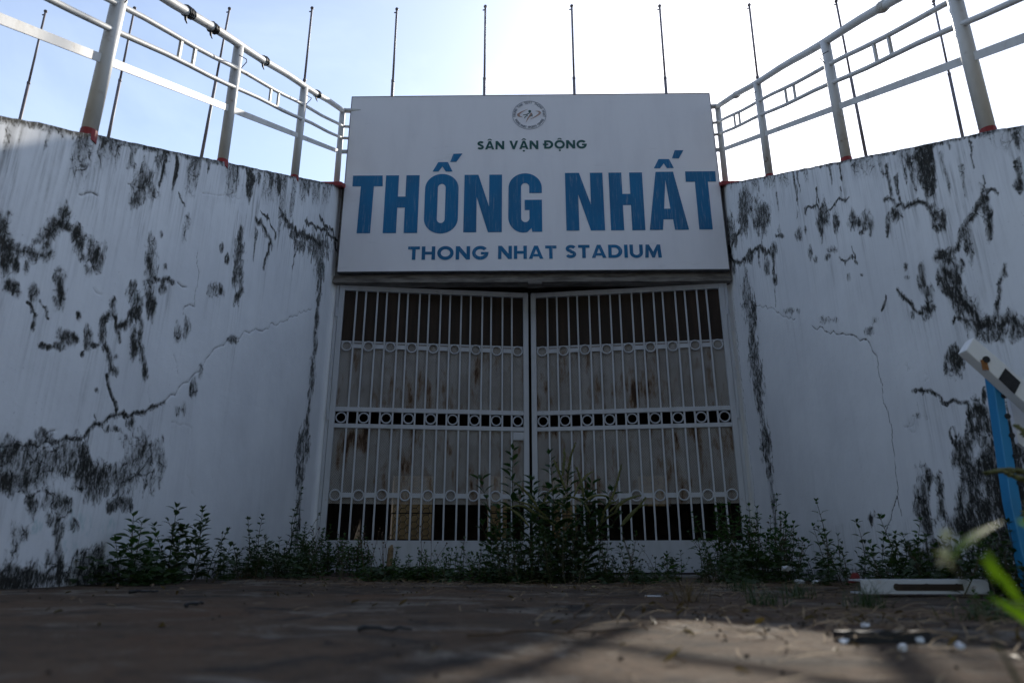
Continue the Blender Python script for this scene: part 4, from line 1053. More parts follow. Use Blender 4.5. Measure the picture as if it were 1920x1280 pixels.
# ------------------------------------------------------------------ railings on the walls
def railing(X, tf, ys, side, label, stub):
    root = empty('railing', (X, 4.0, 0))
    tag(root, label, 'railing', 'white pipe railings along the wall tops')
    L0 = Vector((-X, -4.0, 0))
    def V(y, h, dx=0.0): return Vector((X + dx, y, float(tf(y)) + h)) + L0
    HT, H1, H2, H3 = (1.02, .80, .64, .45) if side < 0 else (1.07, .845, .68, .465)
    rr = random.Random(5 + side)
    for i, y in enumerate(ys):
        r_ = .037 if i else .034
        lean = rr.uniform(-.008, .008)
        post = MB().tube([V(y, -.03), V(y, HT, lean)], r_, 14).build('post', M['rail'], root, True)
        MB().tube([V(y, -.04), V(y, rr.uniform(.005, .028))], [r_ + .003, r_ + .002], 14).build('red_foot', M['red'], post)
    y0, y1 = ys[0], ys[-1]
    bays = [y0] + list(ys[1:])
    def line(h, dx=0.0, n=30):
        pts = [V(y1 + (y0 - y1) * k / n, h + .006 * math.sin(k * 1.3 + h * 9)) + Vector((dx, 0, 0)) for k in range(n + 1)]
        return pts
    m = MB(); m.tube(line(HT + .005), .031, 12); m.build('top_rail', M['rail'], root, True)
    m = MB(); m.tube([V(y0, HT + .004), V(y0, HT + .004) + Vector((-side * stub, .02, 0))], .029, 12); m.build('return_rail', M['rail'], root, True)
    for hh in (H1, H2):
        m = MB(); m.tube(line(hh, -side * .012), .0165, 8); m.build('middle_rail', M['rail'], root, True)
        m = MB(); m.tube([V(y0, hh), V(y0, hh) + Vector((-side * stub, .02, 0))], .0165, 8); m.build('return_rail', M['rail'], root, True)
    a, b = V(y1, H3), V(y0, H3); m = MB()
    q = [a + Vector((-.004, 0, 0)), a + Vector((.004, 0, 0)), b + Vector((.004, 0, 0)), b + Vector((-.004, 0, 0))]
    m.v = [tuple(p + Vector((0, 0, -.026))) for p in q] + [tuple(p + Vector((0, 0, .026))) for p in q]
    m.f = [(0, 3, 2, 1), (4, 5, 6, 7), (0, 1, 5, 4), (1, 2, 6, 5), (2, 3, 7, 6), (3, 0, 4, 7)]
    m.build('flat_rail', M['rail'], root)
    m = MB(); p = V(y0, H3); m.box(min(p.x, p.x - side * stub), max(p.x, p.x - side * stub), p.y - .004, p.y + .004, p.z - .026, p.z + .026); m.build('return_rail', M['rail'], root)
    for i, (ya, yb) in enumerate(zip(ys, ys[1:])):
        if side < 0 and i == 0: continue
        for f in (.44, .56):
            p = V(ya + (yb - ya) * f, 0, -side * .012)
            MB().box(p.x - .008, p.x + .008, p.y - .011, p.y + .011, p.z + H2 + .012, p.z + H1 - .012).build('spacer', M['rail'], root)
    for i, (ya, yb) in enumerate(zip(ys, ys[1:])):
        for f in ([.30, .66] if side < 0 else [.5]):
            if rr.random() < .3: continue
            yc = ya + (yb - ya) * (f + rr.uniform(-.12, .12)); m = MB()
            d = (V(ya, HT) - V(yb, HT)).normalized()
            for k in range(4):
                c2 = V(yc, HT + .005) + d * (k * .02 + rr.uniform(-.006, .006))
                m.tube([c2 + d * (q - .5) * .018 for q in (0, .5, 1)], [.033, .037 + rr.uniform(0, .006), .033], 9)
            if side < 0:
                c3 = V(yc, HT - .03)
                m.tube([c3, c3 + Vector((.01, -.01, -.04)), c3 + Vector((.025, -.01, -.075))], [.010, .008, .003], 5)
            m.build('tape_tie', M['tape'] if side < 0 else M['rail'], root, True)
    for y in ys[1:4]:                       # bent wire ends
        s_ = V(y, H1 + .01) + Vector((-side * .035, 0, 0)); k = -side
        MB().tube([s_, s_ + Vector((k * .05, -.03, .03)), s_ + Vector((k * .09, -.12, -.02)), s_ + Vector((k * .07, -.2, -.05))], .0035, 5).build('loose_wire', M['tape'], root)
    return root
railing(-2.13, top_l, [6.96, 5.64, 4.235, 2.87, 1.6, .4, -.8], -1, 'white pipe railing with black tape ties on the wall left of the sign', .24)
railing(2.39, top_r, [7.02, 5.77, 4.38, 3.02, 1.7, .4, -.8], 1, 'white pipe railing on the wall right of the sign', .16)

# ------------------------------------------------------------------ flagpoles on the terrace
tops = [(85, 24), (252, 18), (430, 19), (585, 18), (744, 20), (910, 15), (1072, 14), (1237, 14), (1405, 12), (1568, 5), (1751, 5)]
lows = [(38, 222), (203, 258), (377, 297), (552, 330), (735, 180), (908, 178), (1077, 175), (1249, 172), (1441, 325), (1624, 293), (1805, 257)]
fl = ['first flagpole from the left, above the far left of the wall', 'second flagpole from the left, beside the nearest left railing post', 'third flagpole from the left, behind the left railing', 'fourth flagpole from the left, over the far left railing post', 'fifth flagpole from the left, at the left end of the sign top', 'flagpole over the left half of the sign, just left of its emblem', 'flagpole over the right half of the sign, just right of its emblem', 'flagpole at the right end of the sign top', 'fourth flagpole from the right, rising from the far right railing', 'third flagpole from the right, crossing the right railing', 'second last flagpole at the far right behind the right railing']
fl[9] = 'second flagpole from the right, crossing the right railing'; fl[10] = 'last flagpole on the right, behind the right railing'; fl[8] = 'third flagpole from the right, rising from the far right railing'
for t, l, lb in zip(tops, lows, fl):
    Y = 10.5
    a = at_y(*t, Y); b = at_y(*l, Y)
    k = (4.4 - a.z) / (b.z - a.z)
    base = a + (b - a) * k
    root = empty('flagpole', base)
    tag(root, 'thin dark steel ' + lb, 'flagpole', 'flagpoles along the stadium terrace')
    v = a - base
    cuts = (0, .42, .72, 1)
    for i in range(3):
        r_ = (.036, .028, .020)[i]
        MB().tube([v * cuts[i], v * cuts[i + 1]], [r_, r_ * .96], 10).build('pole_section', M['pole'], root, True)
        if i: MB().tube([v * (cuts[i] - .004), v * (cuts[i] + .004)], r_ + .010, 10).build('collar', M['pole'], root, True)
    m = MB(); m.tube([v + Vector((0, 0, z)) for z in (-.005, .01, .03, .05, .06)], [.012, .028, .034, .026, .008], 10); m.build('finial', M['pole'], root, True)
    MB().tube([v * .992 + Vector((0, 0, 0)), v * .992 + Vector((-.05, 0, -.01))], .012, 6).build('pulley', M['pole'], root, True)

# ------------------------------------------------------------------ barrier: white boom on a blue post
def slab(name, corners, Y, th, mat, parent):
    m = MB(); P = [at_y(c[0], c[1], Y + (c[2] if len(c) > 2 else 0)) for c in corners]; n = len(P)
    m.v = [tuple(p) for p in P] + [(p.x, p.y + th, p.z) for p in P]
    m.f = [tuple(range(n)), tuple(range(2 * n - 1, n - 1, -1))] + [(i, n + i, n + (i + 1) % n, (i + 1) % n) for i in range(n)]
    return m.build(name, mat, parent)
BY = 2.6
br = empty('barrier', (0, 0, 0))
tag(br, 'white tilted barrier boom with a black block, bolted to a blue post', 'barrier')
bd = slab('boom', [(1811, 656), (1826, 632), (2060, 832), (2040, 860)], BY, .055, M['board'], br); soften(bd, .004)
slab('black_stripe', [(1873, 710), (1885.5, 690), (1914, 716.5), (1903, 738)], BY - .004, .003, M['black'], br)
slab('black_stripe', [(1985, 808), (1998, 785), (2028, 811), (2016, 834)], BY - .004, .003, M['black'], br)
c = at_y(1849, 674, BY - .002)
MB().tube([(c.x, BY - .006, c.z), (c.x, BY + .002, c.z)], .014, 10).build('bolt', M['tape'], br)
c = at_y(1845.5, 680, BY - .002)
MB().box(c.x - .012, c.x + .012, BY - .0035, BY - .001, c.z - .03, c.z + .012).build('rust_mark', mat_simple('orange_rust', (0.30, 0.14, 0.05), (0.18, 0.07, 0.02), 60), br)
ps = slab('post', [(1860, 700), (1880, 711), (1886, 760), (1918, 960), (1962, 1120), (1936, 1125), (1895, 940)], BY + .06, .05, M['bluepost'], br); soften(ps, .004)
for x, y in ((1882.5, 742), (1889, 780), (1897, 816), (1904, 855), (1912, 905)):
    c = at_y(x, y, BY + .058)
    MB().tube([(c.x, BY + .054, c.z), (c.x, BY + .062, c.z)], .011, 10).build('bolt_hole', M['tape'], br)
slab('inner_panel', [(1892, 742), (1960, 800), (1975, 880), (1910, 830)], BY + .14, .02, M['board'], br)

# ------------------------------------------------------------------ fallen steel channel
ch = empty('steel_channel', tuple(at_z(1735, 1112, 0.01)))
tag(ch, 'white steel channel lying on the ground with a rusted slot', 'channel')
p0 = at_z(1618, 1113, 0.012); p1 = at_z(1856, 1113, 0.012)
yb = (p0.y + p1.y) / 2; x0, x1 = p0.x - ch.location.x, p1.x - ch.location.x
zt = at_y(1700, 1086, yb).z - .012
sx0, sx1 = at_y(1676, 1100, yb).x - ch.location.x, at_y(1806, 1100, yb).x - ch.location.x
z1_, z2_ = zt * .34, zt * .62
m = MB(); ch.location.y = yb; ch.location.z = .012
m.box(x0, x1, 0, .006, z2_, zt); m.box(x0, x1, 0, .006, 0, z1_); m.box(x0, sx0, 0, .006, z1_, z2_); m.box(sx1, x1, 0, .006, z1_, z2_)
m.box(x0, x1, .006, .10, zt - .006, zt); m.box(x0, x1, .006, .10, 0, .006)
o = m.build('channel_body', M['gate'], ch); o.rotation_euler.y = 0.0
m = MB()
for k in range(5):
    cx = sx0 + (sx1 - sx0) * (k + .2) / 4.6
    m.tube([(cx, -.002, (z1_ + z2_) / 2), (cx, .004, (z1_ + z2_) / 2)], .0135 if k % 2 == 0 else .011, 12)
m.box(sx0 + .01, sx1, -.0015, .003, z1_ - .006, z2_ + .004)
m.build('rusted_slot', M['rust'], ch)
rp_ = at_z(1600, 1098, .03)
rs = MB(); rr = random.Random(4)
pts = [(rr.uniform(-.036, .036), rr.uniform(-.02, .02), rr.uniform(0, .06)) for _ in range(14)]
bm = bmesh.new()
for p in pts: bm.verts.new(p)
bmesh.ops.convex_hull(bm, input=bm.verts)
me = bpy.data.meshes.new('red_scrap'); bm.to_mesh(me); bm.free()
o = link_mesh('red_scrap', me, mat_simple('dull_red_plastic', (0.14, 0.012, 0.014), (0.09, 0.01, 0.012), 30, 0.5)); o.location = rp_
tag(o, 'crumpled red plastic scrap at the left end of the steel channel', 'scrap')

# ------------------------------------------------------------------ plants
def leaf_shape(Ln, W, fold=.35, droop=.25, seg=5, power=.8):
    v = []; f = []
    for i in range(seg + 1):
        t = i / seg
        hw = W * .5 * (math.sin(math.pi * min(1, t ** power)) ** .85 if 0 < t < 1 else 0.02)
        y = Ln * t; z = -droop * Ln * t * t
        v += [(-hw, y, z + fold * hw), (0, y, z), (hw, y, z + fold * hw)]
    for i in range(seg):
        a = i * 3
        f += [(a, a + 1, a + 4, a + 3), (a + 1, a + 2, a + 5, a + 4)]
    return v, f
def leaf_mesh(name, mat, *a, **k):
    v, f = leaf_shape(*a, **k)
    me = bpy.data.meshes.new(name); me.from_pydata(v, [], f); me.materials.append(mat)
    me.polygons.foreach_set('use_smooth', [True] * len(me.polygons))
    return me
def aim(p, d, scale, roll=0.0):
    d = d.normalized()
    n = Vector((0, 0, 1)) - d * d.z
    n = n.normalized() if n.length > 1e-3 else d.orthogonal().normalized()
    x = d.cross(n)
    Mx = Matrix((x, d, n)).transposed().to_4x4()
    return Matrix.Translation(p) @ Mx @ Matrix.Rotation(roll, 4, 'Y') @ Matrix.Scale(scale, 4)
def joined(name, mats, shapes, mat, parent, kind=None):
    V = []; Fc = []; b = 0
    for k, m in enumerate(mats):
        v, f = shapes[k % len(shapes)]
        A = np.array(m); P = np.array(v) @ A[:3, :3].T + A[:3, 3]
        V.append(P); Fc += [tuple(i + b for i in q) for q in f]; b += len(v)
    me = bpy.data.meshes.new(name)
    me.from_pydata(np.concatenate(V).tolist(), [], Fc); me.materials.append(mat)
    me.polygons.foreach_set('use_smooth', [True] * len(me.polygons))
    o = link_mesh(name, me, None, parent)
    if kind: o['kind'] = kind
    return o
def grow(rr, p0, h, lean, leaf, pair_gap, r0=.005, branches=0, start=.12, spread=.9, up=.35, wob=.06, top_small=.55):
    """One stem with opposite leaves, each pair turned a right angle to the last; returns tubes and leaf matrices."""
    tubes, mats = [], []
    n = 9; pts = []
    bend = Vector((rr.uniform(-wob, wob), rr.uniform(-wob, wob), 0))
    for i in range(n + 1):
        t = i / n
        pts.append(p0 + Vector((lean[0] * t, lean[1] * t, h * t)) + bend * math.sin(t * 3.2) * h)
    tubes.append((pts, [r0 * (1 - .7 * i / n) for i in range(n + 1)]))
    az = rr.uniform(0, 6.28)
    d_ = start * h
    while d_ < h:
        t = d_ / h; k = min(int(t * n), n - 1); p = pts[k].lerp(pts[k + 1], t * n - k)
        s_ = leaf * (1 - (1 - top_small) * t) * rr.uniform(.75, 1.15)
        for q in (0, math.pi):
            if rr.random() < .08: continue
            a = az + q + rr.uniform(-.35, .35)
            u = up + rr.uniform(-.25, .3) + .35 * t
            d = Vector((math.cos(a) * spread, math.sin(a) * spread, u))
            pet = d.normalized() * s_ * .22
            mats.append(aim(p + pet, d, s_, rr.uniform(-.5, .5)))
            tubes.append(([p, p + pet], [r0 * .35, r0 * .25]))
        az += math.pi / 2 + rr.uniform(-.25, .25)
        d_ += pair_gap * rr.uniform(.8, 1.2) * (1.1 - .35 * t)
    for q in range(3):                           # tip
        a = rr.uniform(0, 6.28)
        mats.append(aim(pts[-1], Vector((math.cos(a) * .5, math.sin(a) * .5, 1)), leaf * top_small * .8, 0))
    for q in range(branches):
        t = rr.uniform(.15, .7); k = int(t * n); p = pts[k]
        a = rr.uniform(0, 6.28); hb = h * (1 - t) * rr.uniform(.45, .85)
        tb, mb = grow(rr, p, hb, (math.cos(a) * hb * .6, math.sin(a) * hb * .6), leaf * .85, pair_gap, r0 * .6, 0, .2, spread, up, wob, top_small)
        tubes += tb; mats += mb
    return tubes, mats
def plant(name, base, stems, label, cat, group, leafset, mat, seed, parts=True, stem_mat='stem'):
    """stems: (dx, dy, height, leanx, leany, leaf, gap, branches)"""
    rr = random.Random(seed)
    root = empty(name, base); tag(root, label, cat, group)
    mats = []; mb = MB()
    for s_ in stems:
        t_, m_ = grow(rr, Vector((s_[0], s_[1], -.01)), s_[2], (s_[3], s_[4]), s_[5], s_[6], .0022 + .004 * s_[2], s_[7])
        mats += m_
        for p, r in t_: mb.tube(p, r, 5, False)
        if parts: mb.build('stem', M[stem_mat], root, True); mb = MB()
    if not parts: mb.build('stems', M[stem_mat], root, True)['kind'] = 'stuff'
    if parts:
        vs_ = [leaf_mesh('leaf', M[mat], *a) for a in leafset]
        mats.sort(key=lambda m: -m.to_scale()[0])
        for k, m in enumerate(mats[:290]):
            o = link_mesh('leaf', vs_[k % len(vs_)], None, root); o.matrix_local = m
        if len(mats) > 290:
            joined('small_leaves', mats[290:], [leaf_shape(*a, 3) for a in leafset], M[mat], root, 'stuff')
    else:
        joined('foliage', mats, [leaf_shape(*a, 3) for a in leafset], M[mat], root, 'stuff')
    return root
OV = [(1, .55, .3, .30), (1, .48, .4, .15), (1, .60, .2, .45)]
LN = [(1, .40, .5, .12), (1, .44, .4, .30), (1, .36, .5, .2)]
SMALL = [(1, .5, .3, .2), (1, .6, .2, .4)]
def P3(x, y): return (x, y, gz(x, y) - .005)

WG = 'weeds along the foot of the walls and gate'
plant('leafy_weed', P3(-1.93, 3.55), [(0, 0, .34, -.03, -.02, .095, .04, 1), (.05, .03, .24, .05, -.05, .09, .04, 1), (-.05, .0, .22, -.06, 0, .085, .04, 1), (.02, -.04, .3, .02, -.02, .09, .04, 1)],
      'bright leafed weed against the left wall, nearest of the weeds there', 'weed', WG, OV, 'leafA', 11)
plant('leafy_weed', P3(-1.90, 3.90), [(-.03, 0, .41, .0, 0, .085, .034, 3), (.08, .04, .40, .02, 0, .08, .034, 3), (.17, .05, .28, .08, 0, .075, .034, 2), (.05, -.06, .27, -.03, -.05, .075, .034, 2), (.22, 0, .2, .08, 0, .07, .034, 2), (-.1, .02, .22, -.06, 0, .07, .034, 2), (.0, .02, .3, .0, 0, .08, .034, 2), (.12, 0, .22, .02, 0, .08, .03, 2)],
      'tall dark weed beside the bright leafed weed on the left wall', 'weed', WG, OV, 'leafB', 12)
plant('creeping_weed', P3(-1.88, 5.35), [(.1, .1, .66, .06, -.02, .07, .055, 3), (-.05, 0, .45, -.05, 0, .065, .05, 1), (.02, -.5, .40, -.03, 0, .065, .045, 1), (-.06, -.7, .30, -.02, -.03, .04, .04, 1), (.12, -.15, .38, .1, 0, .04, .05, 1), (.2, .2, .35, .12, 0, .04, .04, 2)]
      + [(random.Random(i).uniform(-.1, .45), random.Random(i + 50).uniform(-.9, .7), random.Random(i + 9).uniform(.12, .30), random.Random(i + 3).uniform(-.1, .1), random.Random(i + 4).uniform(-.12, .05), .062, .036, 3) for i in range(34)],
      'straggly weed with a tall thin sprig in the left corner by the gate', 'weed', WG, SMALL, 'leafB', 13, False)
plant('creeping_weed', P3(-1.62, 6.0), [(random.Random(i + 90).uniform(-.25, .30), random.Random(i + 150).uniform(-.25, .3), random.Random(i + 19).uniform(.15, .42), random.Random(i + 13).uniform(-.1, .1), random.Random(i + 14).uniform(-.12, .05), .062, .036, 3) for i in range(34)],
      'green weed clump in front of the left hinge of the gate', 'weed', WG, SMALL, 'leafA', 14, False)
def clump(cx, cy, wx, wy, n, h0, h1, leaf, seed):
    rr = random.Random(seed); n = int(n * 1.7); leaf *= 1.3
    return [(rr.gauss(0, wx), rr.gauss(0, wy), rr.uniform(h0, h1), rr.uniform(-.08, .08), rr.uniform(-.10, .06), leaf, leaf * .85, rr.choice([1, 2, 2])) for _ in range(n)]
plant('low_weed', P3(-.92, 4.75), clump(0, 0, .20, .18, 20, .05, .22, .034, 21), 'low weed clump left of centre below the gate, beside the stake', 'weed', WG, SMALL, 'leafA', 21, False)
plant('low_weed', P3(-.42, 4.70), clump(0, 0, .22, .18, 22, .05, .23, .034, 22), 'low weed clump just left of the tall flowering weed', 'weed', WG, SMALL, 'leafA', 22, False)
plant('low_weed', P3(.12, 4.60), clump(0, 0, .26, .16, 40, .10, .36, .044, 23), 'dense dark weed clump round the foot of the tall flowering weed', 'weed', WG, SMALL, 'leafB', 23, False)
plant('low_weed', P3(.62, 4.95), clump(0, 0, .16, .15, 14, .05, .18, .034, 24), 'sparse low weed just right of the tall flowering weed', 'weed', WG, SMALL, 'leafB', 24, False)
plant('lance_leaf_weed', P3(-.04, 5.05), [(0, 0, .93, -.02, 0, .135, .045, 0), (-.10, .04, .72, -.16, 0, .13, .055, 0), (.20, .03, .90, .05, 0, .125, .060, 1), (.05, 0, .60, -.02, -.05, .12, .045, 2), (-.04, -.03, .5, -.08, -.03, .12, .045, 1), (.26, 0, .62, .1, 0, .12, .055, 1), (.1, -.05, .7, .02, -.02, .12, .045, 2), (.33, -.02, .5, .12, -.02, .12, .045, 2), (-.12, -.02, .4, -.12, 0, .12, .045, 2)],
      'tall upright weed with pointed dark leaves before the gate', 'weed', WG, LN, 'leafC', 25)
plant('broadleaf_weed', P3(.95, 4.75), [(0, 0, .17, .01, 0, .085, .055, 0), (.05, 0, .10, .06, 0, .075, .05, 0), (-.04, 0, .09, -.05, 0, .07, .045, 0)],
      'small broad leafed weed before the right gate leaf', 'weed', WG, OV, 'leafA', 26)
plant('bushy_weed', P3(1.72, 5.35), clump(0, 0, .20, .20, 30, .25, .55, .060, 27) + [(.22, .1, .64, .05, 0, .06, .05, 1), (-.3, 0, .50, -.12, 0, .06, .06, 1), (-.02, .1, .55, 0, 0, .06, .05, 1)],
      'large bushy green weed in the right corner by the gate hinge', 'weed', WG, OV, 'leafA', 27)
plant('low_weed', P3(1.22, 4.85), clump(0, 0, .14, .12, 14, .06, .22, .036, 28), 'low weed at the left foot of the large bushy weed', 'weed', WG, SMALL, 'leafB', 28, False)
plant('compound_leaf_weed', P3(2.06, 4.45), [(-.1, 0, .34, -.10, 0, .07, .05, 1), (.05, .05, .38, .02, 0, .075, .05, 2), (.0, .15, .30, -.02, 0, .07, .05, 1), (.1, -.1, .3, .05, 0, .07, .05, 1)],
      'thin stemmed weed with drooping leaves before the right wall', 'weed', WG, LN, 'leafB', 29)
plant('leafy_weed', P3(2.08, 3.95), [(0, 0, .38, -.08, 0, .065, .05, 2), (.08, 0, .36, .06, 0, .065, .05, 1), (-.06, .1, .24, -.05, 0, .08, .05, 1), (.1, -.12, .22, .03, 0, .08, .05, 1)],
      'broad leafed weed behind the white steel channel', 'weed', WG, OV, 'leafA', 30)
plant('low_weed', P3(2.02, 3.55), clump(0, 0, .14, .22, 26, .08, .26, .045, 31), 'dark low weed at the right end of the steel channel', 'weed', WG, SMALL, 'leafB', 31, False)
plant('low_weed', P3(1.88, 2.75), clump(0, 0, .10, .14, 22, .10, .34, .042, 32), 'dark weed round the foot of the blue post', 'weed', WG, SMALL, 'leafB', 32, False)
plant('low_weed', P3(1.16, 1.75), clump(0, 0, .05, .06, 10, .02, .07, .022, 33), 'little green weed on the concrete at the far right of the photograph', 'weed', WG, SMALL, 'leafA', 33, False)

def seed_spikes(root, rr, specs):
    """arching, knobbly flower spikes"""
    for p, d, ln, arch in specs:
        pts = []; n = 12
        q = Vector(p); dd = Vector(d).normalized()
        for i in range(n + 1):
            pts.append(q.copy()); q = q + dd * (ln / n); dd = (dd + Vector((rr.uniform(-.07, .07), rr.uniform(-.07, .07), -arch / n))).normalized()
        mb = MB(); r = [.0046 + .0028 * math.sin(math.pi * min(1, (i + .6) / n)) * (1 + .35 * (i % 2)) for i in range(n + 1)]
        r[-1] = .002
        mb.tube(pts, r, 7)
        for i in range(1, n):
            for k in range(4):
                a = rr.uniform(0, 6.28); o_ = Vector((math.cos(a), math.sin(a), rr.uniform(-.4, .4))).normalized()
                c = pts[i].lerp(pts[i + 1], rr.random()) + o_ * r[i] * .8
                mb.tube([c, c + o_ * .007], [.0055, .002], 4)
        mb.build('seed_spike', M['spike'], root, True)
rr = random.Random(77)
am = plant('flowering_weed', P3(.30, 4.75), [(0, 0, .72, .02, 0, .14, .042, 3), (-.05, .02, .58, -.16, 0, .13, .042, 3), (.06, 0, .60, .26, 0, .125, .042, 3), (.08, .05, .66, .10, 0, .13, .045, 2), (-.03, -.03, .62, -.06, 0, .13, .045, 2), (.03, -.05, .50, .08, -.05, .11, .05, 2), (.02, .04, .45, .35, .02, .10, .06, 1), (-.02, -.04, .42, -.2, 0, .11, .05, 2), (.1, 0, .40, .12, 0, .11, .05, 2)],
           'tall flowering weed with arching greenish seed spikes before the gate', 'weed', WG, LN, 'leafC', 40)
sp = []
for x, z, dx, ln, ar in [(.02, .70, .05, .30, .3), (.0, .66, -.3, .22, .6), (-.18, .52, -.5, .26, .9), (-.2, .5, -.9, .22, 1.6), (-.25, .42, -.7, .2, .8), (.06, .62, .5, .24, 1.0), (.1, .55, .9, .28, 1.6), (.28, .56, .7, .30, -.5), (.30, .52, 1.0, .26, .7), (.32, .5, .6, .2, 1.2), (.16, .5, -.4, .24, 1.9), (-.1, .45, -.9, .3, .8), (.36, .42, 1.2, .26, -.3), (.37, .44, .9, .22, .8), (.05, .5, -.8, .26, 1.5), (-.02, .75, .15, .2, .4), (.2, .4, .9, .22, .5), (-.15, .55, .2, .25, 2.2), (.12, .6, -.1, .22, .2), (-.05, .4, -1.2, .26, .3), (.24, .45, .2, .22, 1.8)]:
    sp.append(((x, rr.uniform(-.08, .08), z - .06), (dx, rr.uniform(-.5, .3), 1), ln, ar))
seed_spikes(am, rr, sp)
am2 = plant('flowering_weed', P3(1.36, 1.72), [(0, 0, .40, -.02, 0, .075, .06, 1), (.05, .05, .34, .06, 0, .07, .06, 0)],
            'weed leaning in at the right edge with pale arching seed spikes before the blue post', 'weed', WG, LN, 'leafC', 41)
seed_spikes(am2, rr, [((-.03, -.02, .30), (-1, .1, .15), .16, -.4), ((-.02, 0, .31), (-1, -.2, .5), .20, 2.4), ((-.02, 0, .34), (-.5, .1, 1), .15, .2), ((-.05, .02, .33), (-1, .2, .6), .14, .9), ((0, 0, .36), (-.2, 0, 1), .13, 0), ((.02, -.02, .30), (-.9, -.4, .2), .17, -.6)])

def sprigs(base, n, wx, hmin, hmax, label, seed):
    rr = random.Random(seed); root = empty('dry_sprig_weed', base); tag(root, label, 'weed', WG)
    for _ in range(n):
        p = Vector((rr.gauss(0, wx), rr.gauss(0, .08), 0)); h = rr.uniform(hmin, hmax); l = rr.uniform(-.12, .12)
        pts = [p + Vector((l * t * t, rr.uniform(-.01, .01), h * t)) for t in (0, .25, .5, .75, 1)]
        m = MB(); m.tube(pts, [.0022, .002, .0017, .0014, .0011], 5)
        for t in (.45, .7):
            q = pts[0].lerp(pts[4], t); d = Vector((rr.uniform(-.5, .5), rr.uniform(-.3, .3), 1)) * h * .25
            m.tube([q, q + d], [.0012, .0008], 4); m.tube([q + d, q + d * 1.05, q + d * 1.12], [.002, .0055, .002], 6)
        m.tube([pts[4], pts[4] + Vector((0, 0, .006)), pts[4] + Vector((0, 0, .013))], [.002, .0065, .003], 6)
        m.build('stem', M['twig'], root)
sprigs(P3(-.80, 4.9), 13, .22, .18, .36, 'thin dry stems with dark seed heads in the weeds left of centre', 61)
sprigs(P3(.72, 5.2), 12, .16, .12, .30, 'thin dry stems with dark seed heads between the tall weed and broad leafed weed', 62)
sprigs(P3(1.95, 5.0), 8, .14, .2, .42, 'thin dry stems rising right of the large bushy weed', 63)
sprigs(P3(-1.45, 5.6), 8, .16, .2, .38, 'thin dry stems in the weeds at the left gate hinge', 64)

# near plant, out of focus at the right edge
np_ = plant('near_weed', P3(.378, .565), [(.01, 0, .145, -.045, .01, .001, .3, 0), (.04, .02, .17, .0, 0, .03, .05, 0)], 'out of focus lime green weed with pale petals nearest the camera', 'weed', WG, OV, 'leafN', 50, True)
nl = leaf_mesh('leaf', M['leafN'], 1, .30, .3, .1)
for p, d, s_ in [((-.012, .005, .150), (-.55, .15, .10), .010), ((-.040, .0, .140), (.62, .1, .42), .058), ((-.020, .0, .140), (.45, 0, -.55), .05), ((.005, 0, .110), (.5, -.1, -.4), .05), ((.02, 0, .09), (.6, .2, -.3), .05), ((-.004, .01, .12), (.1, .2, .5), .03), ((.02, .0, .10), (-.1, .0, -.5), .05), ((.02, -.02, .085), (.5, -.1, -.25), .06), ((.045, 0, .075), (.5, .1, -.1), .06), ((.0, .03, .11), (.8, .1, -.5), .055), ((.05, .02, .10), (.6, 0, .5), .05), ((.06, -.02, .06), (.4, 0, .3), .06), ((.03, .02, .12), (.6, .2, .1), .05)]:
    o = link_mesh('leaf', nl, None, np_); o.matrix_local = aim(Vector(p), Vector(d), s_)
pm = leaf_mesh('petal', M['flower'], 1, .8, .2, .2)
for c, s_ in (((-.046, .0, .140), .010), ((-.036, .01, .156), .008), ((.050, .02, .168), .010)):
    for k in range(5):
        a = k * 1.257
        o = link_mesh('petal', pm, None, np_); o.matrix_local = aim(Vector(c), Vector((math.cos(a), math.sin(a) * .4, math.sin(a))), s_)

# ------------------------------------------------------------------ ground cover, straw, litter, stones (nobody could count these)
rr = random.Random(99); mats = []
def strip(n, xa, xb, ya, yb, hmax, size):
    for _ in range(n):
        x = rr.uniform(xa, xb); y = rr.uniform(ya, yb)
        if fbm(np.array(x * 2.5 + 3), np.array(y * 2.5 + 8), 3) < .46 or any(lo < x / y < hi for lo, hi in ((-.295, -.225), (.125, .152), (.215, .275), (.43, .475), (-.475, -.425), (-.36, -.335))): continue
        a = rr.uniform(0, 6.28)
        mats.append(aim(Vector((x, y, gz(x, y) + rr.random() ** 1.6 * hmax)), Vector((math.cos(a), math.sin(a), rr.uniform(0, .8))), size * rr.uniform(.6, 1.3), rr.uniform(-.6, .6)))
strip(5000, -1.25, .8, 4.35, 5.3, .075, .042)
strip(2600, -2.05, -1.4, 4.6, 6.8, .14, .042)
strip(4000, 1.2, 2.3, 4.3, 6.6, .18, .045)
strip(2200, 1.7, 2.3, 3.2, 4.4, .13, .045)
strip(700, .5, 1.2, 4.4, 5.2, .06, .028)
strip(1300, -2.08, -1.72, 3.3, 4.4, .14, .042)
uc = joined('undergrowth', mats, [leaf_shape(1, .5, .3, .2, 3), leaf_shape(1, .65, .2, .3, 3)], M['leafB'], None, 'stuff')
tag(uc, 'low green ground cover along the foot of the gate and walls', 'undergrowth')
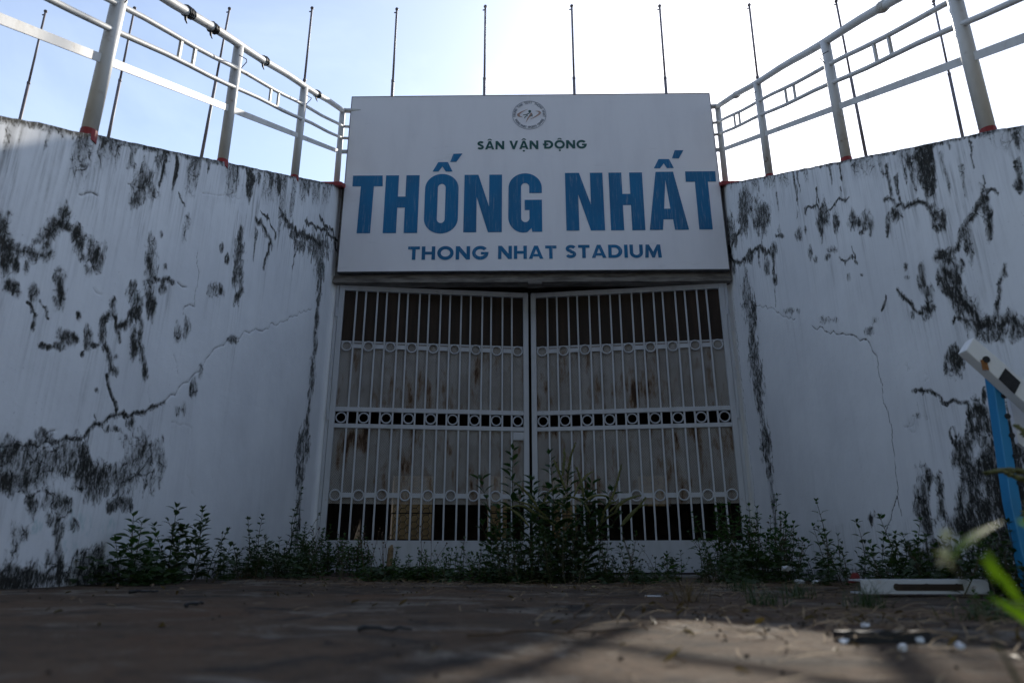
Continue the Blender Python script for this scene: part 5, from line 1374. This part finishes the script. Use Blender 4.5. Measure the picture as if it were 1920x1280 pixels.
def blades(n, fx, w_, l_, flat):
    V, Fc = [], []
    for _ in range(n):
        x, y = fx()
        a = rr.uniform(0, 6.28); ln = l_ * rr.uniform(.4, 1.4); ww = w_ * rr.uniform(.6, 1.4)
        d = Vector((math.cos(a), math.sin(a), 0)); s_ = Vector((-d.y, d.x, 0)) * ww
        z0 = gz(x, y) + .002; b = len(V)
        lift = rr.uniform(.02, .25) * ln * flat; curl = rr.uniform(-.3, .3)
        for i in range(4):
            t = i / 3
            p = Vector((x, y, z0)) + d * ln * t + Vector((-d.y, d.x, 0)) * curl * ln * t * t + Vector((0, 0, lift * math.sin(t * 2.2)))
            V += [tuple(p - s_ * (1 - t * .7)), tuple(p + s_ * (1 - t * .7) + Vector((0, 0, ww * .5)))]
        for i in range(3): Fc.append((b + 2 * i, b + 2 * i + 1, b + 2 * i + 3, b + 2 * i + 2))
    return V, Fc
def stuffmesh(name, V, Fc, mat, label, cat):
    me = bpy.data.meshes.new(name); me.from_pydata(V, [], Fc)
    return tag(link_mesh(name, me, mat), label, cat, None, 'stuff')
def fx_straw():
    r = rr.random()
    if r < .45: return rr.uniform(-1.1, 2.0), rr.gauss(4.0, .45)
    if r < .70: return rr.gauss(.75, .35), rr.gauss(1.45, .35)
    if r < .96: return rr.gauss(1.0, .5), rr.gauss(3.0, .6)
    return rr.uniform(-2, 2.2), rr.uniform(1.5, 4)
V, Fc = blades(1500, fx_straw, .0016, .085, 1.0)
stuffmesh('dry_straw', V, Fc, M['straw'], 'thin dry straw scattered over the concrete', 'straw')
def scatter(n, fx, shapes, smin, smax, mat, name, label, cat, flat=.35):
    ms = []
    for _ in range(n):
        x, y = fx(); a = rr.uniform(0, 6.28)
        ms.append(aim(Vector((x, y, gz(x, y) + .003)), Vector((math.cos(a), math.sin(a), rr.uniform(0, flat))), rr.uniform(smin, smax), rr.uniform(-.7, .7)))
    o = joined(name, ms, shapes, mat, None, 'stuff'); return tag(o, label, cat)
def fx_any(): return (rr.uniform(-2, 2.2), 4.6 * rr.random() ** .7 + .5) if rr.random() < .6 else (rr.gauss(.75, .4), rr.gauss(1.5, .4))
scatter(300, fx_any, [leaf_shape(1, .5, .6, .5, 3), leaf_shape(1, .4, .8, -.4, 3)], .012, .038, M['litter'], 'dry_leaves', 'small dry brown leaves strewn over the concrete', 'dry leaves')
ico = []
bm = bmesh.new(); bmesh.ops.create_icosphere(bm, subdivisions=1, radius=.5)
iv = [tuple(v.co) for v in bm.verts]; jf = [tuple(v.index for v in f.verts) for f in bm.faces]; bm.free()
for k in range(4):
    r2 = random.Random(k); ico.append(([(x * r2.uniform(.7, 1.2), y * r2.uniform(.7, 1.2), z * r2.uniform(.4, .8)) for x, y, z in iv], jf))
scatter(520, fx_any, ico, .002, .009, M['dark'], 'pebbles', 'small grey pebbles and grit on the concrete', 'pebbles')

# grass tufts growing from the concrete joints
tuft_spots = [(1290, 1128, .16, 'thin dry grass tuft on the concrete, left one of the row of tufts'), (1440, 1135, .13, 'green grass tuft on the concrete below the bushy weed'), (1630, 1140, .14, 'grass tuft on the concrete in front of the steel channel'), (1495, 1120, .12, 'grass tuft just left of the red scrap'), (460, 1092, .13, 'dry grass tuft at the foot of the left corner weeds'), (1390, 1108, .15, 'grass tuft at the front of the large bushy weed'), (1850, 1165, .07, 'short grass tuft beside the little green weed at the far right')]
for k, (px, py, h, lb) in enumerate(tuft_spots):
    p = at_z(px, py, 0.0); r2 = random.Random(200 + k); V, Fc = [], []
    for _ in range(70):
        a = r2.uniform(0, 6.28); sp_ = r2.uniform(.1, .9); ln = h * r2.uniform(.4, 1.1); ww = .0016
        q = Vector((r2.gauss(0, .03), r2.gauss(0, .03), 0)); d = Vector((math.cos(a) * sp_, math.sin(a) * sp_, 1)).normalized(); b = len(V)
        s_ = Vector((-math.sin(a), math.cos(a), 0)) * ww
        for i in range(5):
            t = i / 4; c = q + d * ln * t + Vector((math.cos(a), math.sin(a), -.8)) * ln * .35 * t * t
            V += [tuple(c - s_ * (1 - t)), tuple(c + s_ * (1 - t * .95))]
        for i in range(4): Fc.append((b + 2 * i, b + 2 * i + 1, b + 2 * i + 3, b + 2 * i + 2))
    me = bpy.data.meshes.new('grass_tuft'); me.from_pydata(V, [], Fc)
    o = link_mesh('grass_tuft', me, M['litter'] if k in (0, 4) else M['leafB']); o.location = (p.x, p.y, gz(p.x, p.y))
    tag(o, lb, 'grass tuft', 'grass tufts on the concrete')

# sticks and twigs
def stick(a, b, r, label, name='twig', n=8, wob=.012, side=None):
    r2 = random.Random(int(a[0] * 7 + b[1])); A = at_z(a[0], a[1], 0); B = at_z(b[0], b[1], 0)
    pts = []
    for i in range(n + 1):
        p = A.lerp(B, i / n); p += Vector((r2.uniform(-wob, wob), r2.uniform(-wob, wob), 0)); p.z = gz(p.x, p.y) + r + r2.uniform(0, .006); pts.append(p)
    c = pts[0].copy(); m = MB(); m.tube([p - c for p in pts], [r * r2.uniform(.7, 1.1) * (1 - .4 * i / n) for i in range(n + 1)], 6)
    if side:
        k = n // 2; q = pts[k] - c
        m.tube([q, q + Vector((.04, .03, .02)), q + Vector((.09, .05, .05))], [r * .6, r * .45, r * .2], 5)
    o = m.build(name, M['twig'] if name == 'twig' else M['black'], None, True); o.location = c
    return tag(o, label, 'twig' if name == 'twig' else 'stick', 'twigs and sticks on the concrete')
stick((672, 1194), (772, 1192), .0045, 'short dark stick on the pale patch of concrete left of centre', 'stick', 8, .002)
stick((885, 1206), (1200, 1186), .0035, 'longest pale twig on the concrete below the tall weeds', side=True)
stick((240, 1124), (292, 1122), .006, 'short dark stick before the left wall, left of the other', 'stick')
stick((344, 1148), (376, 1146), .006, 'short dark stick before the left wall, right of the other', 'stick')
stick((1070, 1160), (1110, 1132), .003, 'small forked twig below the right gate leaf', side=True)
stick((1415, 1096), (1462, 1122), .003, 'thin bent twig by the foot of the bushy weed')
stick((1520, 1116), (1640, 1094), .003, 'thin twig lying before the red scrap', side=True)
# dark wood scrap in the sunlit patch
p = at_z(1657, 1204, 0); q0 = at_z(1568, 1204, 0); q1 = at_z(1746, 1208, 0)
ws_ = MB(); hl = (q1.x - q0.x) / 2
n = 10
for i in range(n + 1):
    x = -hl + 2 * hl * i / n
    j = [rr.uniform(-.002, .002) for _ in range(4)]
    ws_.v += [(x, -.015 + j[0], 0), (x, .03 + j[1], 0), (x, .03 + j[1], .017 + j[2]), (x, -.015 + j[0], .020 + j[3])]
for i in range(n):
    for k in range(4): ws_.f.append((i * 4 + k, i * 4 + (k + 1) % 4, i * 4 + 4 + (k + 1) % 4, i * 4 + 4 + k))
ws_.f += [(0, 1, 2, 3), (n * 4 + 3, n * 4 + 2, n * 4 + 1, n * 4)]
o = ws_.build('wood_scrap', M['black']); o.location = (p.x, p.y, gz(p.x, p.y) - .002)
tag(o, 'charred black strip of wood in the sunlit patch of ground', 'wood scrap')
# crumpled bits of clear plastic and paper
def scrap(name, px, py, size, mat, label, cat, seed, flat=.5, group=None):
    r2 = random.Random(seed); p = at_z(px, py, 0); bm = bmesh.new()
    bmesh.ops.create_icosphere(bm, subdivisions=2, radius=size)
    for v in bm.verts:
        k = r2.uniform(.45, 1.25); v.co = Vector((v.co.x * k, v.co.y * k, v.co.z * k * flat))
    me = bpy.data.meshes.new(name); bm.to_mesh(me); bm.free()
    o = link_mesh(name, me, M[mat]); o.location = (p.x, p.y, gz(p.x, p.y) + size * flat * .6); o.rotation_euler.z = r2.uniform(0, 6)
    return tag(o, label, cat, group)
GS = 'glinting plastic scraps in the sunlit patch'
for k, (px, py, s_, lb) in enumerate([(1590, 1196, .008, 'glinting crumpled plastic scrap at the left end of the charred wood'), (1584, 1207, .007, 'small glinting plastic scrap just below the left end of the charred wood'), (1622, 1180, .009, 'clear plastic scrap just behind the charred wood'), (1694, 1219, .007, 'dull plastic scrap in front of the charred wood'), (1724, 1206, .007, 'pale plastic scrap at the right end of the charred wood'), (1800, 1219, .008, 'brightest glinting plastic scrap, right of the charred wood')]):
    scrap('plastic_scrap', px, py, s_, 'foil', lb, 'scrap', 300 + k, .9, GS)
for k, (px, py, s_, lb) in enumerate([(1478, 1062, .035, 'white plastic scrap caught in the right side of the bushy weed'), (1500, 1084, .030, 'white plastic scrap on the ground right of the bushy weed'), (1530, 1080, .025, 'small white plastic scrap between the bushy weed and red scrap')]):
    o = scrap('plastic_scrap', px, 1092, s_, 'plastic', lb, 'scrap', 320 + k, .6, 'white plastic scraps by the bushy weed')
    if k == 0: o.location.z += .08
scrap('paper_scrap', 1226, 1117, .035, 'plastic', 'flattened white paper scrap on the concrete below the right gate leaf', 'scrap', 331, .08)
scrap('petal_scrap', 1113, 1100, .012, 'flower', 'small cream scrap below the tall weed, right of its twin', 'scrap', 332, .4)
scrap('petal_scrap', 1041, 1100, .012, 'flower', 'small cream scrap below the tall weed, left of its twin', 'scrap', 333, .4)
# stake
p = at_y(727, 1085, 5.2); sk = MB()
sk.tube([(0, 0, -.02), (.005, 0, .10), (.012, 0, .215)], [.024, .022, .020], 7); sk.tube([(.012, 0, .214), (.02, 0, .235)], [.018, .006], 6)
o = sk.build('wooden_stake', M['straw']); o.location = (p.x, 5.2, gz(p.x, 5.2)); tag(o, 'short brown wooden stake standing in the weeds before the left gate leaf', 'stake')

# ------------------------------------------------------------------ unseen mass of leaf cards, added behind the viewpoint to block the low sky
rr = random.Random(404); ms = []
for _ in range(7000):
    x = rr.uniform(-17, 17); y = rr.uniform(-13, -6.5); z = rr.uniform(.2, 1) ** .8 * 13
    if z > 11 + 3.0 * float(fbm(np.array(x * .3), np.array(y * .3 + 4), 3)): continue
    ms.append(aim(Vector((x, y, z)), Vector((rr.gauss(0, 1), rr.gauss(0, 1), rr.gauss(0, .6))), rr.uniform(.5, .95), rr.uniform(-1, 1)))
tb = joined('low_sky_blocker', ms, [leaf_shape(1, .8, .2, .2, 3)], M['leafB'], None, 'stuff')
tag(tb, 'dense mass of dark leaves added behind the viewpoint to block low sky', 'trees')
